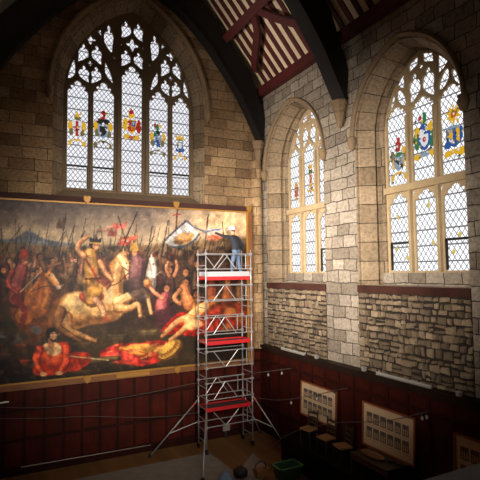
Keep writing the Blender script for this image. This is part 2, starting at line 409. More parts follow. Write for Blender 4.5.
def arms(kind):
    if kind == 'cross': return flank('y', 'n') + [('w', shieldp(0, 0, .17, .42)), ('r', rect(-.05, -.4, .05, .4)), ('r', rect(-.16, -.08, .16, .1)), ('n', disc(0, .6, .11, .18)), ('y', [(-.08, .62), (.08, .62), (0, .95)])] + scroll('y')
    if kind == 'helm': return flank('y', 'n') + [('s', shieldp(0, -.12, .18, .36)), ('k', shieldp(0, -.1, .12, .24)), ('k', disc(-.12, .38, .12, .14)), ('k', disc(.12, .38, .12, .14)), ('r', [(-.07, .5), (.07, .5), (.05, .85), (-.05, .85)]), ('r', disc(0, .8, .08, .12))] + scroll('n')
    if kind == 'royal': return [('y', disc(-.26, .1, .1, .4)), ('r', disc(.3, .05, .11, .42)), ('y', shieldp(0, 0, .2, .42)), ('b', rect(0, .02, .16, .34)), ('r', rect(-.16, -.25, -.01, .02)), ('r', rect(-.16, .04, -.01, .34)), ('o', rect(.01, -.24, .14, 0)), ('y', rect(-.13, .5, .13, .78)), ('r', disc(0, .84, .1, .14)), ('y', disc(-.2, -.6, .13, .16)), ('y', disc(.2, -.6, .13, .16)), ('o', disc(0, -.62, .12, .1))]
    if kind == 'bird': return flank('y', 'n') + [('s', shieldp(0, -.08, .17, .36)), ('b', shieldp(0, -.2, .14, .2)), ('k', disc(0, .36, .1, .18)), ('g', disc(-.1, .32, .07, .14)), ('r', disc(-.1, .8, .06, .1)), ('g', disc(0, .68, .07, .18)), ('y', disc(.1, .75, .06, .12))] + scroll('n')
    if kind == 'crown': return [('b', shieldp(0, -.05, .15, .4)), ('w', rect(-.08, -.1, .08, .3)), ('g', rect(-.15, .12, -.07, .3)), ('g', rect(.07, .12, .15, .3)), ('b', disc(-.14, -.22, .09, .14)), ('b', disc(.14, -.22, .09, .14)), ('y', [(-.19, .48), (.19, .48), (.22, .85), (.1, .68), (0, .88), (-.1, .68), (-.22, .85)]), ('n', rect(-.17, .42, .17, .5)), ('y', disc(0, -.46, .06, .1))] + scroll('y')
    if kind == 'lion': return flank('n', 'y') + [('s', shieldp(0, -.2, .2, .34)), ('k', [(-.18, .12), (.18, -.3), (.18, -.48), (-.18, -.05)]), ('g', disc(0, .18, .16, .1)), ('r', [(-.1, .3), (.06, .3), (.12, .6), (.02, .85), (-.1, .7)]), ('r', disc(.02, .82, .07, .1)), ('y', disc(.22, .34, .1, .12))] + scroll('y')
    if kind == 'garland': return [('g', disc(-.24, 0, .12, .4)), ('g', disc(.24, 0, .12, .4)), ('y', disc(-.22, .3, .1, .18)), ('y', disc(.2, .35, .1, .18)), ('b', shieldp(0, -.12, .2, .36)), ('w', shieldp(0, -.1, .13, .24)), ('r', disc(0, -.05, .06, .1)), ('w', disc(-.1, .2, .1, .1)), ('b', disc(0, .42, .11, .16)), ('g', [(-.04, .5), (.1, .5), (.08, .95), (-.02, .95)]), ('r', disc(-.12, .78, .06, .1)), ('y', disc(-.24, -.66, .13, .12)), ('y', disc(.26, -.6, .12, .12)), ('s', disc(0, -.62, .16, .08))]
    if kind == 'sun': return [('y', [(.26 * math.cos(a) * (1 if k % 2 else .5), .62 + .42 * math.sin(a) * (1 if k % 2 else .5)) for k, a in enumerate(np.linspace(0, 2 * math.pi, 21)[:-1])]), ('o', disc(0, .62, .09, .14)), ('s', disc(-.05, .14, .2, .12)), ('b', shieldp(0, -.2, .24, .34)), ('y', rect(-.15, -.36, -.05, .12)), ('y', rect(.05, -.36, .15, .12)), ('b', disc(-.2, -.4, .1, .14)), ('y', [(-.3, -.62), (.3, -.55), (.3, -.78), (.18, -.86), (0, -.74), (-.3, -.86)])]
    if kind == 'small': return [('y', rect(-.14, .3, .14, .6)), ('o', rect(-.17, -.5, .17, .28)), ('r', rect(-.1, -.3, .1, .1)), ('y', disc(0, -.62, .12, .1)), ('n', disc(.12, .0, .06, .2))]
    if kind == 'tall': return [('y', [(-.12, .55), (.12, .55), (.14, .85), (0, .72), (-.14, .85)]), ('g', rect(-.13, .3, .13, .5)), ('o', rect(-.08, -.3, .08, .3)), ('y', disc(0, -.42, .12, .12)), ('r', disc(0, -.66, .1, .1)), ('y', disc(-.14, -.75, .1, .08)), ('y', disc(.14, -.75, .1, .08))]
for u, v, h, k in ((-2.12, 12.4, 1.72, 'cross'), (-1.13, 12.5, 1.9, 'helm'), (0.0, 12.75, 1.75, 'royal'), (1.1, 12.35, 1.75, 'bird'), (2.08, 12.15, 1.45, 'crown')):
    heraldic('coat_of_arms', BX + u, v, h * (1 if k != 'royal' else .95), arms(k), FB, -0.57, win1)

# right wall with two windows
SILL = 6.33
WR = [(2.52, 2.6), (8.32, 8.39)]     # (wall opening centre, glass centre) along -y
outer = [(-0.9, 0), (19.6, 0), (19.6, 15.0), (-0.9, 15.0)]
me = fill('wall_right', [outer] + [arch(c, 2.04, 11.15, 2.5, 6.05) for c, g in WR], FR, -1.1, 0)
tag(link('wall_right', me, ST_R), kind='structure')
MORTAR = plain('dark_mortar', (40, 31, 23), 0.95, 0, 0.3, 8)
def stone_mat():
    t = NT('rubble_blocks', 0.92); a = t.node('ShaderNodeVertexColor', layer_name='Col'); tc = t.node('ShaderNodeTexCoord'); f = t.noise(tc.outputs['Object'], 9, 6, 0.7)
    t.link(t.mix(0.75, a.outputs[0], t.ramp(f.outputs[0], [(0.32, (0.5, 0.47, 0.43)), (0.66, (1, 1, 1))]), 'MULTIPLY'), t.b.inputs['Base Color']); t.bump(f.outputs[0], 0.6, 0.03); return t.m
RUBS = stone_mat()
def stones(parent, u0, u1, v0, v1, seed):
    # coursed rubble: rows of uneven height, stones of uneven width, some split in two, each with a raised uneven face
    rg = random.Random(seed); m = MB(); cols = []; v = v0
    def stone(a, b, c, d):
        g = rg.uniform(.012, .03); ch = min(b - a, d - c) * .12; j = lambda q: q + rg.uniform(-.03, .03)
        base = [(j(a + g), j(c + g)), (j(b - g), j(c + g)), (j(b - g), j(d - g)), (j(a + g), j(d - g))]
        mx = sum(p[0] for p in base) / 4; my = sum(p[1] for p in base) / 4; w = rg.uniform(.025, .085)
        P = []
        for i, (p, q) in enumerate(zip(base, base[1:] + base[:1])):    # cut corners
            t = rg.uniform(.03, .11); P += [(p[0] + (q[0] - p[0]) * t, p[1] + (q[1] - p[1]) * t), (p[0] + (q[0] - p[0]) * (1 - t), p[1] + (q[1] - p[1]) * (1 - t))]
        n = len(P); f = 1 - 2 * ch / max(.1, min(b - a, d - c)) * .8
        vs = [PR(x, y, 0) for x, y in P] + [PR(mx + (x - mx) * f, my + (y - my) * f, w + rg.uniform(-.006, .006)) for x, y in P]
        fs = [tuple(range(n, 2 * n))] + [(i, (i + 1) % n, n + (i + 1) % n, n + i) for i in range(n)]
        m.add(vs, fs); t = rg.random(); br = rg.uniform(.72, 1.2)
        c1, c2 = lin((156, 136, 110)), lin((110, 92, 72)); cols.extend([tuple((x * t + y * (1 - t)) * br for x, y in zip(c1, c2))] * len(fs))
    while v < v1 - .08:
        h = min(rg.uniform(.13, .31), v1 - v); h = h if v1 - v - h > .1 else v1 - v; u = u0
        while u < u1 - .02:
            w = rg.uniform(.13, .40) * (.75 + h); w = w if u1 - u - w > .14 else u1 - u
            dv = rg.uniform(-.02, .02)
            if h > .22 and rg.random() < .45: q = h * rg.uniform(.4, .6); stone(u, u + w, v, v + q); stone(u, u + w, v + q, v + h)
            else: stone(u, u + w, v, v + h)
            u += w
        v += h
    me = m.mesh(); ca = me.color_attributes.new('Col', 'FLOAT_COLOR', 'CORNER')
    for p in me.polygons:
        for li in p.loop_indices: ca.data[li].color = (*cols[p.index], 1)
    link('rubble_stones', me, RUBS, parent)
k = 3
for wi, (c, g) in enumerate(WR):
    rs = []
    for f, w in ((0, 0.0), (0.06, -0.02), (0.08, -0.10), (0.16, -0.12), (0.66, -0.50), (0.50, -0.53), (0.46, -0.60), (0.62, -0.70), (0.92, -0.72), (0.94, -0.78), (1.0, -0.80), (1.0, -0.9)):
        hw = 2.05 + (1.50 - 2.05) * f; rs.append((arch(c + (g - c) * f, hw, 11.15, 2.48 + (2.3 - 2.48) * f, 6.05), w))
    k += 1; tag(loft('trim_%d' % k, rs, PR, ST_UV), kind='structure')
    k += 1; hood('trim_%d' % k, c, 2.05, 11.15, 2.54, PR, 0.13, 0.13)
    k += 1; m = MB(); m.box(PR(g - 1.75, 6.2, -1.0), PR(g + 1.75, 6.72, -0.70)); m.box(PR(c - 2.04, 6.1, -0.9), PR(c + 2.04, 6.34, -0.2)); tag(m.build('trim_%d' % k, ST_R), kind='structure')
    k += 1; m = MB(); m.box(PR(c - 2.06, 6.1, -0.3), PR(c + 2.06, SILL, 0.05)); tag(m.build('trim_%d' % k, SILLW), kind='structure')
    k += 1; m = MB(); m.box(PR(c - 2.06, 3.5, -0.05), PR(c + 2.06, 6.11, 0.004)); o = tag(m.build('trim_%d' % k, MORTAR), kind='structure'); stones(o, c - 2.05, c + 2.05, 3.56, 6.09, 11 + wi)
    H = []
    for cx in (-1.04, 0, 1.04):
        H.append(light(cx, .415, 6.78, 8.8, 9.22)); H.append(light(cx, .415, 9.5, 11.68, 12.02))
    for cx in (-.52, .52):                              # small eyes between the lower heads
        H.append([(cx - .13, 9.2), (cx + .13, 9.2), (cx, 8.96)])
    hf = [drop(-.26, 12.38, .44, .90, -.9), [(-1.05, 12.83), (-.64, 13.09), (-.62, 12.48), (-.82, 12.58)],
          smooth_loop([(-.96, 12.49), (-.83, 12.49), (-.64, 12.2), (-.65, 11.98), (-.82, 12.04), (-.97, 12.24)], 3),
          smooth_loop([(-1.33, 12.0), (-1.15, 12.42), (-1.07, 12.36), (-1.13, 12.12), (-1.28, 11.95)], 3),
          [(-.10, 13.32), (-.44, 13.19), (-.47, 12.93), (-.11, 13.06)]]
    H += [s for q in hf for s in (q, mir(q)[::-1])] + [quatre(0, 12.94, .09)]
    # foot lights of the back of the head: overlaps are kept apart by the eye triangles above
    H = [[(g + u, v) for u, v in s] for s in H]
    me = fill('window_%d' % (wi + 2), [arch(g, 1.58, 11.15, 2.42, 6.6)] + H, FR, -0.91, -0.77, 0.02)
    wo = tag(link('window_%d' % (wi + 2), me, ST_TRACR), kind='structure')
    add_glass('leaded_glass', arch(g, 1.54, 11.15, 2.38, 6.65), FR, -0.86, GR, wo)
    m = MB()
    for s in (-.52, .52): m.prism([(g + s - .05, 6.75), (g + s + .05, 6.75), (g + s + .05, 11.6), (g + s - .05, 11.6)], PR, -0.8, -0.66)
    m.build('mullion', ST_TRACR, wo)
    m = MB(); m.box(PR(g - 1.5, 9.24, -0.8), PR(g + 1.5, 9.44, -0.62)); m.build('transom', ST_TRACR, wo)
    m = MB(); cs = (-1.04, 1.04) if wi else (1.04,)
    for u in cs:
        m.box(PR(g + u - .4, 7.62, -0.86), PR(g + u + .4, 7.69, -0.80))
        m.box(PR(g + u - .42, 6.8, -0.86), PR(g + u - .36, 7.66, -0.80)); m.box(PR(g + u + .36, 6.8, -0.86), PR(g + u + .42, 7.66, -0.80))
    m.build('casement_bar', IRON, wo)
    if wi: A = ((-1.04, 10.35, 1.75, 'lion'), (0, 10.75, 1.9, 'garland'), (1.04, 10.65, 1.9, 'sun'))
    else: A = ((-1.04, 10.25, 1.3, 'small'), (0, 10.6, 1.6, 'tall'), (1.04, 10.2, 1.3, 'small'))
    for u, v, h, kk in A: heraldic('coat_of_arms', g + u, v, h, arms(kk), FR, -0.845, wo)
    m = MB()
    for q in range(7):
        u = (-1.04, 0, 1.04)[q % 3] + random.uniform(-.25, .25); v = random.uniform(7.1, 8.8)
        m.add([PR(g + u + x, v + y, -0.85) for x, y in ((-.07, 0), (0, -.1), (.07, 0), (0, .1))], [(0, 1, 2, 3)])
    me = m.mesh(); ca = me.color_attributes.new('Col', 'FLOAT_COLOR', 'CORNER')
    for d in ca.data: d.color = (*lin((215, 190, 90)), 1)
    if wi: link('yellow_quarries', me, STAIN, wo)

# left wall, rear wall, floor, roof
m = MB()
ys = [0.9, -2.9, -6.3, -8.5, -11.9, -20]
me = fill('wall_left', [[(-0.9, 0), (20, 0), (20, 15), (-0.9, 15)]], FR, -0.6, 0); me.transform(Matrix.Translation((0, 0, 0)))
me.transform(Matrix(((-1, 0, 0, HW), (0, 1, 0, 0), (0, 0, 1, 0), (0, 0, 0, 1))))
tag(link('wall_left', me, ST_R), kind='structure')
me = fill('wall_front', [wall_out], FB, -0.4, 0); me.transform(Matrix.Translation((0, -20.0, 0)))
tag(link('wall_front', me, ST_B), kind='structure')
m = MB(); m.box((HW - 1, -20.4, -0.3), (1, 1, 0)); tag(m.build('floor', FLOORM), kind='structure')
AZ = R(50); EZ = 14.85; EXR = 0.0
def roofp(s, side=1):   # point s metres up the slope from the eaves
    x = -s * math.cos(AZ); z = EZ + s * math.sin(AZ)
    return (x, z) if side > 0 else (HW - x, z)
SL = 5.72 / math.cos(AZ)
m = MB()
for sd in (1, -1):
    (x0, z0), (x1, z1) = roofp(-0.5, sd), roofp(SL, sd)
    n = Vector((math.sin(AZ) * sd, 0, math.cos(AZ))) * 0.24
    off = n * 1.0
    a = [Vector((x, y, z)) + off for x, z in ((x0, z0), (x1, z1)) for y in (0.9, -20.2)]
    b = [p + n * 0.5 for p in a]
    m.add([*a, *b], [(0, 1, 3, 2), (4, 6, 7, 5), (0, 4, 5, 1), (2, 3, 7, 6)])
ceil = tag(m.build('ceiling', PLASTER), kind='structure')
for i in range(26):
    y = -0.62 - i * 0.475
    m = MB(); (x0, z0), (x1, z1) = roofp(0.1), roofp(SL - .1)
    m.bar((x0 + .19, y, z0 + .16), (x1 + .19, y, z1 + .16), 0.14, 0.2, (0, 1, 0)); m.build('rafter', ROOFRED, ceil)
m = MB()
for s in (2.75,):
    x, z = roofp(s); d = Vector((-math.sin(AZ), 0, -math.cos(AZ))) * 0.12
    m.bar((x + d.x, 0.0, z + d.z), (x + d.x, -19.9, z + d.z), 0.34, 0.3, (math.sin(AZ), 0, math.cos(AZ)))
m.build('purlin', ROOFRED, ceil)
m = MB(); m.box((-0.28, 0.0, 14.6), (0.05, -19.9, 14.98)); tag(m.build('wall_plate', ROOFRED), kind='structure')
m = MB(); m.box((HW - 0.05, 0.0, 14.6), (HW + 0.28, -19.9, 14.98)); tag(m.build('wall_plate', ROOFW), kind='structure')
def brace(pts, ww=0.3):
    P = []
    for y, s in smooth_open(pts):
        x, z = roofp(s); P.append(Vector((x - 0.1, y, z - 0.08)))
    m = MB()
    for a, b in zip(P, P[1:]): m.bar(a, b + (b - a) * 0.15, ww, 0.16, (math.sin(AZ), 0, math.cos(AZ)))
    return m.build('wind_brace', ROOFRED, ceil)
def smooth_open(pts, n=5):
    out = []; P = [pts[0]] + list(pts) + [pts[-1]]
    for i in range(1, len(P) - 2):
        p0, p1, p2, p3 = (np.array(P[i + k], float) for k in (-1, 0, 1, 2))
        for t in np.arange(n) / n: out.append(tuple(0.5 * (2 * p1 + (p2 - p0) * t + (2 * p0 - 5 * p1 + 4 * p2 - p3) * t * t + (3 * p1 - p0 - 3 * p2 + p3) * t ** 3)))
    out.append(tuple(pts[-1])); return out
brace([(-2.75, 2.65), (-2.35, 2.05), (-1.6, 1.55), (-0.85, 0.95)])
brace([(-3.1, 2.65), (-3.75, 1.95), (-4.4, 1.4), (-5.2, 0.95)])

def truss(y0, y1):
    """oak truss: principal rafters with solid arch-braced spandrels springing from the corbels"""
    pr = lambda u, v, w: (u, w, v)
    m = MB()
    inner = smooth_open([(-0.12, 12.55), (-0.42, 13.1), (-1.0, 14.2), (-1.75, 15.3), (-2.9, 16.7), (-4.2, 17.8), (-5.72, 18.5)], 4)
    top = [(BX, roofp(SL)[1] - 0.25), (0.0, EZ - 0.1), (0.0, 12.55)]
    for sd in (1, -1):
        # spandrel cut into quads between inner curve and roof line
        n = len(inner); poly = []
        for i, (x, z) in enumerate(inner):
            t = i / (n - 1); tx = -5.72 * t if z > 0 else 0
            zz = EZ - 0.1 + (-tx) * math.tan(AZ)
            if i < 3: tx, zz = 0.0, z + 0.9
            poly.append(((x, z), (tx, max(zz, z + 0.25))))
        for (a, b), (c, d) in zip(poly, poly[1:]):
            q = [a, c, d, b] if sd > 0 else [(HW - a[0], a[1]), (HW - b[0], b[1]), (HW - d[0], d[1]), (HW - c[0], c[1])]
            m.prism(q, pr, y0, y1)
        mm = MB()
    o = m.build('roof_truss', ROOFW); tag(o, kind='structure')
    m = MB()
    for sd in (1, -1):
        P = [Vector((x if sd > 0 else HW - x, (y0 + y1) / 2, z)) for x, z in inner]
        for a, b in zip(P, P[1:]): m.bar(a, b + (b - a) * .1, 0.16, abs(y1 - y0) + 0.1, (0, 1, 0)) if False else m.bar(a, b + (b - a) * .1, abs(y1 - y0) + 0.1, 0.14, Vector((0, 1, 0)).cross((b - a).normalized()))
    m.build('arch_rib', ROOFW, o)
    return o
truss(-0.45, -0.08); truss(-6.05, -5.55); truss(-11.85, -11.35)

def corbel(x, y, z):
    m = MB(); m.lathe((x, y, z), [(0.04, -0.75), (0.1, -0.7), (0.14, -0.5), (0.2, -0.25), (0.17, -0.18), (0.25, -0.1), (0.25, 0.0), (0.3, 0.05), (0.3, 0.16)], 8)
    o = m.build('corbel', ST_MOULD); tag(o, kind='structure'); return o
corbel(-0.2, -5.8, 12.4); corbel(-0.26, -0.26, 12.4)
m = MB(); m.tube([(-0.3, -0.1, 3.5), (-0.3, -0.1, 11.7)], 0.24, 14)
tag(m.build('trim_20', ST_B), kind='structure')

# ------------------------------------------------------------------ panelling
def wainscot(name, fn, u0, u1, top, t, pw, rows, mat, hollow=0.035):
    m = MB(); m.box(fn(u0, 0, -0.0), fn(u1, top, t - hollow))
    o = m.build(name, mat); tag(o, kind='structure')
    m = MB(); n = round((u1 - u0) / pw)
    for i in range(n + 1):
        u = u0 + (u1 - u0) * i / n; m.box(fn(u - .05, 0.0, t - hollow - .01), fn(u + .05, top, t))
    for z, h in rows: m.box(fn(u0, z - h / 2, t - hollow - .01), fn(u1, z + h / 2, t + .004))
    m.build('panel_framing', WOOD_FR, o)
    return o
wainscot('trim_21', PB, HW + .02, -0.02, 3.55, 0.12, 0.62, [(0.15, .3), (1.16, .1), (2.15, .1), (2.95, .1), (3.45, .2)], WOOD_B)
w = wainscot('trim_22', PR, 0.1, 19.6, 3.55, 0.2, 0.75, [(0.15, .3), (1.1, .1), (3.0, .1), (3.45, .16)], WOOD_R)
m = MB(); m.box(PR(0.1, 3.56, -0.0), PR(19.6, 3.68, 0.34)); m.box(PR(0.1, 3.46, 0.0), PR(19.6, 3.57, 0.27)); m.build('ledge', WOOD_DK, w)
m = MB(); m.box(PB(HW + .02, 3.55, 0), PB(-0.02, 3.66, 0.15)); tag(m.build('trim_23', WOOD_DK), kind='structure')

# ------------------------------------------------------------------ the painting
class Art:
    """a small oil-paint box: blobs, strokes and lines on a numpy canvas, in photograph-like units"""
    def __init__(s, x0, y0, x1, y1, k):
        s.x0, s.y0, s.k = x0, y0, k; s.h = int((y1 - y0) * k); s.w = int((x1 - x0) * k)
        s.a = np.zeros((s.h, s.w, 3)); s.rng = np.random.default_rng(3)
        s.Y, s.X = np.mgrid[0:s.h, 0:s.w]; s.Xp = s.X / k + x0; s.Yp = s.Y / k + y0
        s.n1 = s.fbm(60); s.n2 = s.fbm(14)
    def fbm(s, c):
        out = np.zeros((s.h, s.w)); amp = 1; tot = 0
        while c > 2:
            g = s.rng.random((int(s.h / c) + 3, int(s.w / c) + 3)); yy = s.Y / c; xx = s.X / c; i = yy.astype(int); j = xx.astype(int); fy = yy - i; fx = xx - j
            fy = fy * fy * (3 - 2 * fy); fx = fx * fx * (3 - 2 * fx)
            out += amp * ((g[i, j] * (1 - fx) + g[i, j + 1] * fx) * (1 - fy) + (g[i + 1, j] * (1 - fx) + g[i + 1, j + 1] * fx) * fy); tot += amp; amp *= .55; c /= 2
        return out / tot
    def over(s, mask, col, al=1.0):
        c = np.array(col, float) / 255; m = (mask * al)[..., None]; s.a = s.a * (1 - m) + c * m
    def sub(s, pts, pad):
        P = np.array(pts, float); x0, y0 = P.min(0) - pad; x1, y1 = P.max(0) + pad
        i0 = max(0, int((y0 - s.y0) * s.k)); i1 = min(s.h, int((y1 - s.y0) * s.k) + 1); j0 = max(0, int((x0 - s.x0) * s.k)); j1 = min(s.w, int((x1 - s.x0) * s.k) + 1)
        return P, slice(i0, max(i0, i1)), slice(j0, max(j0, j1))
    def paint(s, I, J, mask, col, al, var):
        tex = 1 + var * (s.n2[I, J] - .5) * 2
        c = np.clip(np.array(col, float)[None, None] / 255 * tex[..., None], 0, 1); m = (np.clip(mask, 0, 1) * al)[..., None]
        s.a[I, J] = s.a[I, J] * (1 - m) + c * m
    def poly(s, pts, col, soft=1.0, al=1.0, var=.25, curve=True):
        if curve and len(pts) > 3: pts = smooth_loop(pts, 4)
        P, I, J = s.sub(pts, soft * 2); X = s.Xp[I, J]; Y = s.Yp[I, J]
        if X.size == 0: return
        inside = np.zeros(X.shape, bool); d = np.full(X.shape, 1e9)
        for (x1, y1), (x2, y2) in zip(P, np.roll(P, -1, 0)):
            cnd = ((y1 > Y) != (y2 > Y)) & (X < (x2 - x1) * (Y - y1) / (y2 - y1 + 1e-12) + x1); inside ^= cnd
            dx, dy = x2 - x1, y2 - y1; t = np.clip(((X - x1) * dx + (Y - y1) * dy) / (dx * dx + dy * dy + 1e-9), 0, 1)
            d = np.minimum(d, np.hypot(X - x1 - t * dx, Y - y1 - t * dy))
        sd = np.where(inside, d, -d); s.paint(I, J, sd / soft + .5, col, al, var)
    def ell(s, x, y, rx, ry, col, rot=0, soft=.8, al=1.0, var=.2):
        P, I, J = s.sub([(x - rx - ry, y - rx - ry), (x + rx + ry, y + rx + ry)], 2); X = s.Xp[I, J] - x; Y = s.Yp[I, J] - y
        if X.size == 0: return
        c, q = math.cos(R(rot)), math.sin(R(rot)); u = (X * c + Y * q) / rx; v = (-X * q + Y * c) / ry; r = np.hypot(u, v)
        s.paint(I, J, (1 - r) * min(rx, ry) / soft + .5, col, al, var)
    def stroke(s, pts, w, col, soft=.6, al=1.0, var=.2, curve=True):
        ws = w if isinstance(w, (list, tuple)) else [w] * len(pts)
        if curve and len(pts) > 2:
            q = smooth_open([(*p, ww) for p, ww in zip(pts, ws)], 4); pts = [(a, b) for a, b, c in q]; ws = [c for a, b, c in q]
        P, I, J = s.sub(pts, max(ws) + 1); X = s.Xp[I, J]; Y = s.Yp[I, J]
        if X.size == 0: return
        sd = np.full(X.shape, -1e9)
        for k in range(len(P) - 1):
            (x1, y1), (x2, y2) = P[k], P[k + 1]; dx, dy = x2 - x1, y2 - y1; t = np.clip(((X - x1) * dx + (Y - y1) * dy) / (dx * dx + dy * dy + 1e-9), 0, 1)
            sd = np.maximum(sd, (ws[k] * (1 - t) + ws[k + 1] * t) / 2 - np.hypot(X - x1 - t * dx, Y - y1 - t * dy))
        s.paint(I, J, sd / soft + .5, col, al, var)
    def body(s, pts, w, dark, mid, lit, soft=.8):
        """a limb or trunk laid in dark, mid and lit paint"""
        s.stroke(pts, w, dark, soft); ws = w if isinstance(w, (list, tuple)) else [w] * len(pts)
        s.stroke([(x - .08 * ww, y - .1 * ww) for (x, y), ww in zip(pts, ws)], [q * .74 for q in ws], mid, soft * 1.3)
        s.stroke([(x - .16 * ww, y - .2 * ww) for (x, y), ww in zip(pts, ws)], [q * .36 for q in ws], lit, soft * 1.6, .8)
    def face(s, x, y, r, skin=(186, 132, 96), hair=(52, 34, 26), look=1):
        s.ell(x - look * r * .25, y - r * .25, r * 1.15, r * 1.2, hair); s.ell(x + look * r * .15, y + r * .15, r * .8, r, skin)
        s.ell(x + look * r * .35, y + r * .25, r * .35, r * .5, tuple(min(255, int(c * 1.22)) for c in skin), al=.7); s.stroke([(x - r * .3 + look * r * .2, y - r * .02), (x + r * .5 + look * r * .2, y)], r * .2, (60, 38, 30), .4, .8)

def make_art():
    A = Art(-20, 194, 252, 392, 2.6); r = A.rng
    X, Y = A.Xp, A.Yp; n1, n2 = A.n1, A.n2
    # sky
    top = np.array((104, 92, 88)) / 255; hor = np.array((196, 172, 142)) / 255
    t = np.clip((Y - 203) / 34, 0, 1)[..., None]; A.a[:] = top * (1 - t) + hor * t
    A.over(np.clip((X - 150) / 60, 0, 1) * np.clip((250 - Y) / 30, 0, 1) * .8, (206, 180, 150))
    A.over(np.clip((n1 - .46) * 4, 0, 1) * np.clip(1 - (Y - 205) / 45, 0, 1), (72, 62, 62), .75)
    A.over(np.clip((n1 - .6) * 5, 0, 1) * (Y < 235), (206, 184, 160), .4)
    A.over(np.clip((60 - X) / 60, 0, 1) * np.clip(1 - np.abs(Y - 233) / 8, 0, 1), (212, 190, 156), .55)
    A.ell(228, 224, 30, 15, (216, 184, 146), 0, 9, .8)
    # hills and far ranks
    A.poly([(-20, 244), (-5, 240), (14, 238), (26, 231), (33, 232), (42, 238), (60, 242), (80, 246), (80, 262), (-20, 262)], (104, 108, 116), 2)
    A.poly([(-20, 245), (20, 243), (60, 246), (110, 245), (160, 244), (252, 238), (252, 275), (-20, 275)], (112, 92, 70), 4)
    A.over(np.clip((Y - 247) / 12, 0, 1), (88, 66, 50)); A.over(np.clip((Y - 262) / 12, 0, 1), (72, 50, 38))
    A.over(np.clip((n2 - .52) * 6, 0, 1) * (Y > 246) * (Y < 300), (128, 92, 62), .4)
    A.over(np.clip((.46 - n2) * 6, 0, 1) * (Y > 246) * (Y < 300), (28, 20, 18), .6)
    # ground
    A.over(np.clip((Y - 318) / 12, 0, 1), (72, 56, 38)); A.over(np.clip((n1 - .45) * 4, 0, 1) * (Y > 322), (48, 38, 30), .8)
    A.over(np.clip((Y - 335) / 30, 0, 1) * np.clip((60 - X) / 70, 0, 1), (22, 17, 16)); A.over(np.clip((Y - 362) / 14, 0, 1), (30, 23, 18), .85)
    A.over(np.clip((n2 - .6) * 7, 0, 1) * (Y > 330), (120, 96, 58), .35)
    # pikes
    for i in range(120):
        x = r.uniform(-15, 215); y = r.uniform(248, 268); L = r.uniform(14, 34); dx = r.normal(5, 5)
        A.stroke([(x, y), (x + dx, y - L)], r.uniform(.5, .9), (46, 36, 32) if r.random() < .75 else (150, 126, 98), .5, .75, curve=False)
    for i in range(150):
        x = r.uniform(-16, 225); y = r.uniform(252, 276); q = r.uniform(1.2, 2.2)
        A.ell(x, y, q, q * 1.15, ((150, 104, 74), (96, 70, 54), (172, 140, 104), (70, 62, 60), (120, 40, 34))[r.integers(5)], al=.75)
    for x, y, w, h, c in ((118, 226, 8, 5, (170, 92, 80)), (128, 238, 9, 4, (196, 104, 74)), (124, 243, 7, 3.5, (176, 64, 52)), (112, 233, 5, 6, (160, 84, 76)), (60, 224, 4, 8, (92, 70, 54)), (103, 230, 6, 3, (172, 120, 104)), (216, 236, 7, 5, (206, 120, 92)), (231, 228, 6, 4, (196, 132, 108))):
        A.poly([(x - w, y + h * .4), (x - w * .3, y - h * .7), (x + w * .4, y - h * .3), (x + w, y - h), (x + w * .8, y + h * .6), (x, y + h * .5)], c, 1.4, .85, .5)
    for a, b in (((58, 262), (66, 214)), ((120, 252), (137, 212)), ((130, 256), (118, 216)), ((146, 262), (152, 226)), ((160, 262), (168, 220)), ((203, 262), (208, 214)), ((226, 262), (222, 222))): A.stroke([a, b], 1.1, (50, 38, 34), .5, .9)
    for i in range(46):                                 # half-figures in the ranks
        x = r.uniform(-14, 200); y = 262 + r.uniform(-4, 14); c = np.array(((92, 48, 40), (74, 62, 56), (110, 78, 50), (60, 52, 54), (120, 92, 66), (84, 40, 36))[r.integers(6)]); q = r.uniform(.8, 1.25)
        A.body([(x, y + 14 * q), (x + r.normal(0, 1), y + 4 * q)], [9 * q, 6 * q], tuple(c * .6), tuple(c * 1.0), tuple(np.minimum(255, c * 1.35)))
        A.face(x + 1, y - q, 2.4 * q, ((172, 122, 90), (150, 102, 74), (186, 140, 108))[r.integers(3)], ((60, 48, 44), (96, 84, 78), (40, 28, 24), (110, 60, 48))[r.integers(4)], 1 if r.random() < .6 else -1)
        if r.random() < .4: A.body([(x, y + 6 * q), (x + r.uniform(-6, 6), y - r.uniform(2, 9))], [3 * q, 2.2 * q], (96, 62, 46), (158, 108, 80), (190, 142, 108))
    # dark mass behind the middle and the right-hand throng
    A.poly([(100, 262), (130, 256), (170, 256), (205, 252), (252, 250), (252, 345), (190, 338), (150, 330), (110, 318)], (60, 43, 35), 5, .62, .5)
    # left rider on a chestnut horse
    A.poly([(20, 296), (30, 288), (48, 284), (60, 296), (66, 314), (58, 334), (30, 336), (14, 322), (10, 306)], (104, 62, 34), 3, 1, .35)
    A.body([(26, 318), (34, 300), (41, 285), (46, 275)], [24, 20, 13, 9], (96, 56, 30), (160, 98, 50), (198, 134, 76))
    A.poly([(22, 300), (32, 290), (42, 276), (48, 282), (50, 296), (46, 312), (32, 318)], (158, 96, 50), 2.5, .9, .3); A.stroke([(45, 282), (46, 296), (42, 308)], 3.4, (206, 140, 80), 2, .8); A.body([(43, 271), (50, 276), (57, 286)], [10, 9, 5.5], (112, 66, 38), (192, 124, 68), (232, 180, 122)); A.stroke([(52, 274), (58, 283)], 2, (236, 196, 150), .8, .8); A.ell(58, 287, 2.6, 2.2, (186, 160, 138)); A.poly([(41, 271), (43, 264), (46, 270)], (150, 92, 50), .6)
    A.stroke([(37, 297), (39, 284), (44, 270)], 3.2, (120, 66, 34), 1.2, .8); A.stroke([(30, 292), (45, 286), (56, 287)], .9, (70, 36, 28)); A.ell(49, 275, .8, .8, (30, 20, 16))
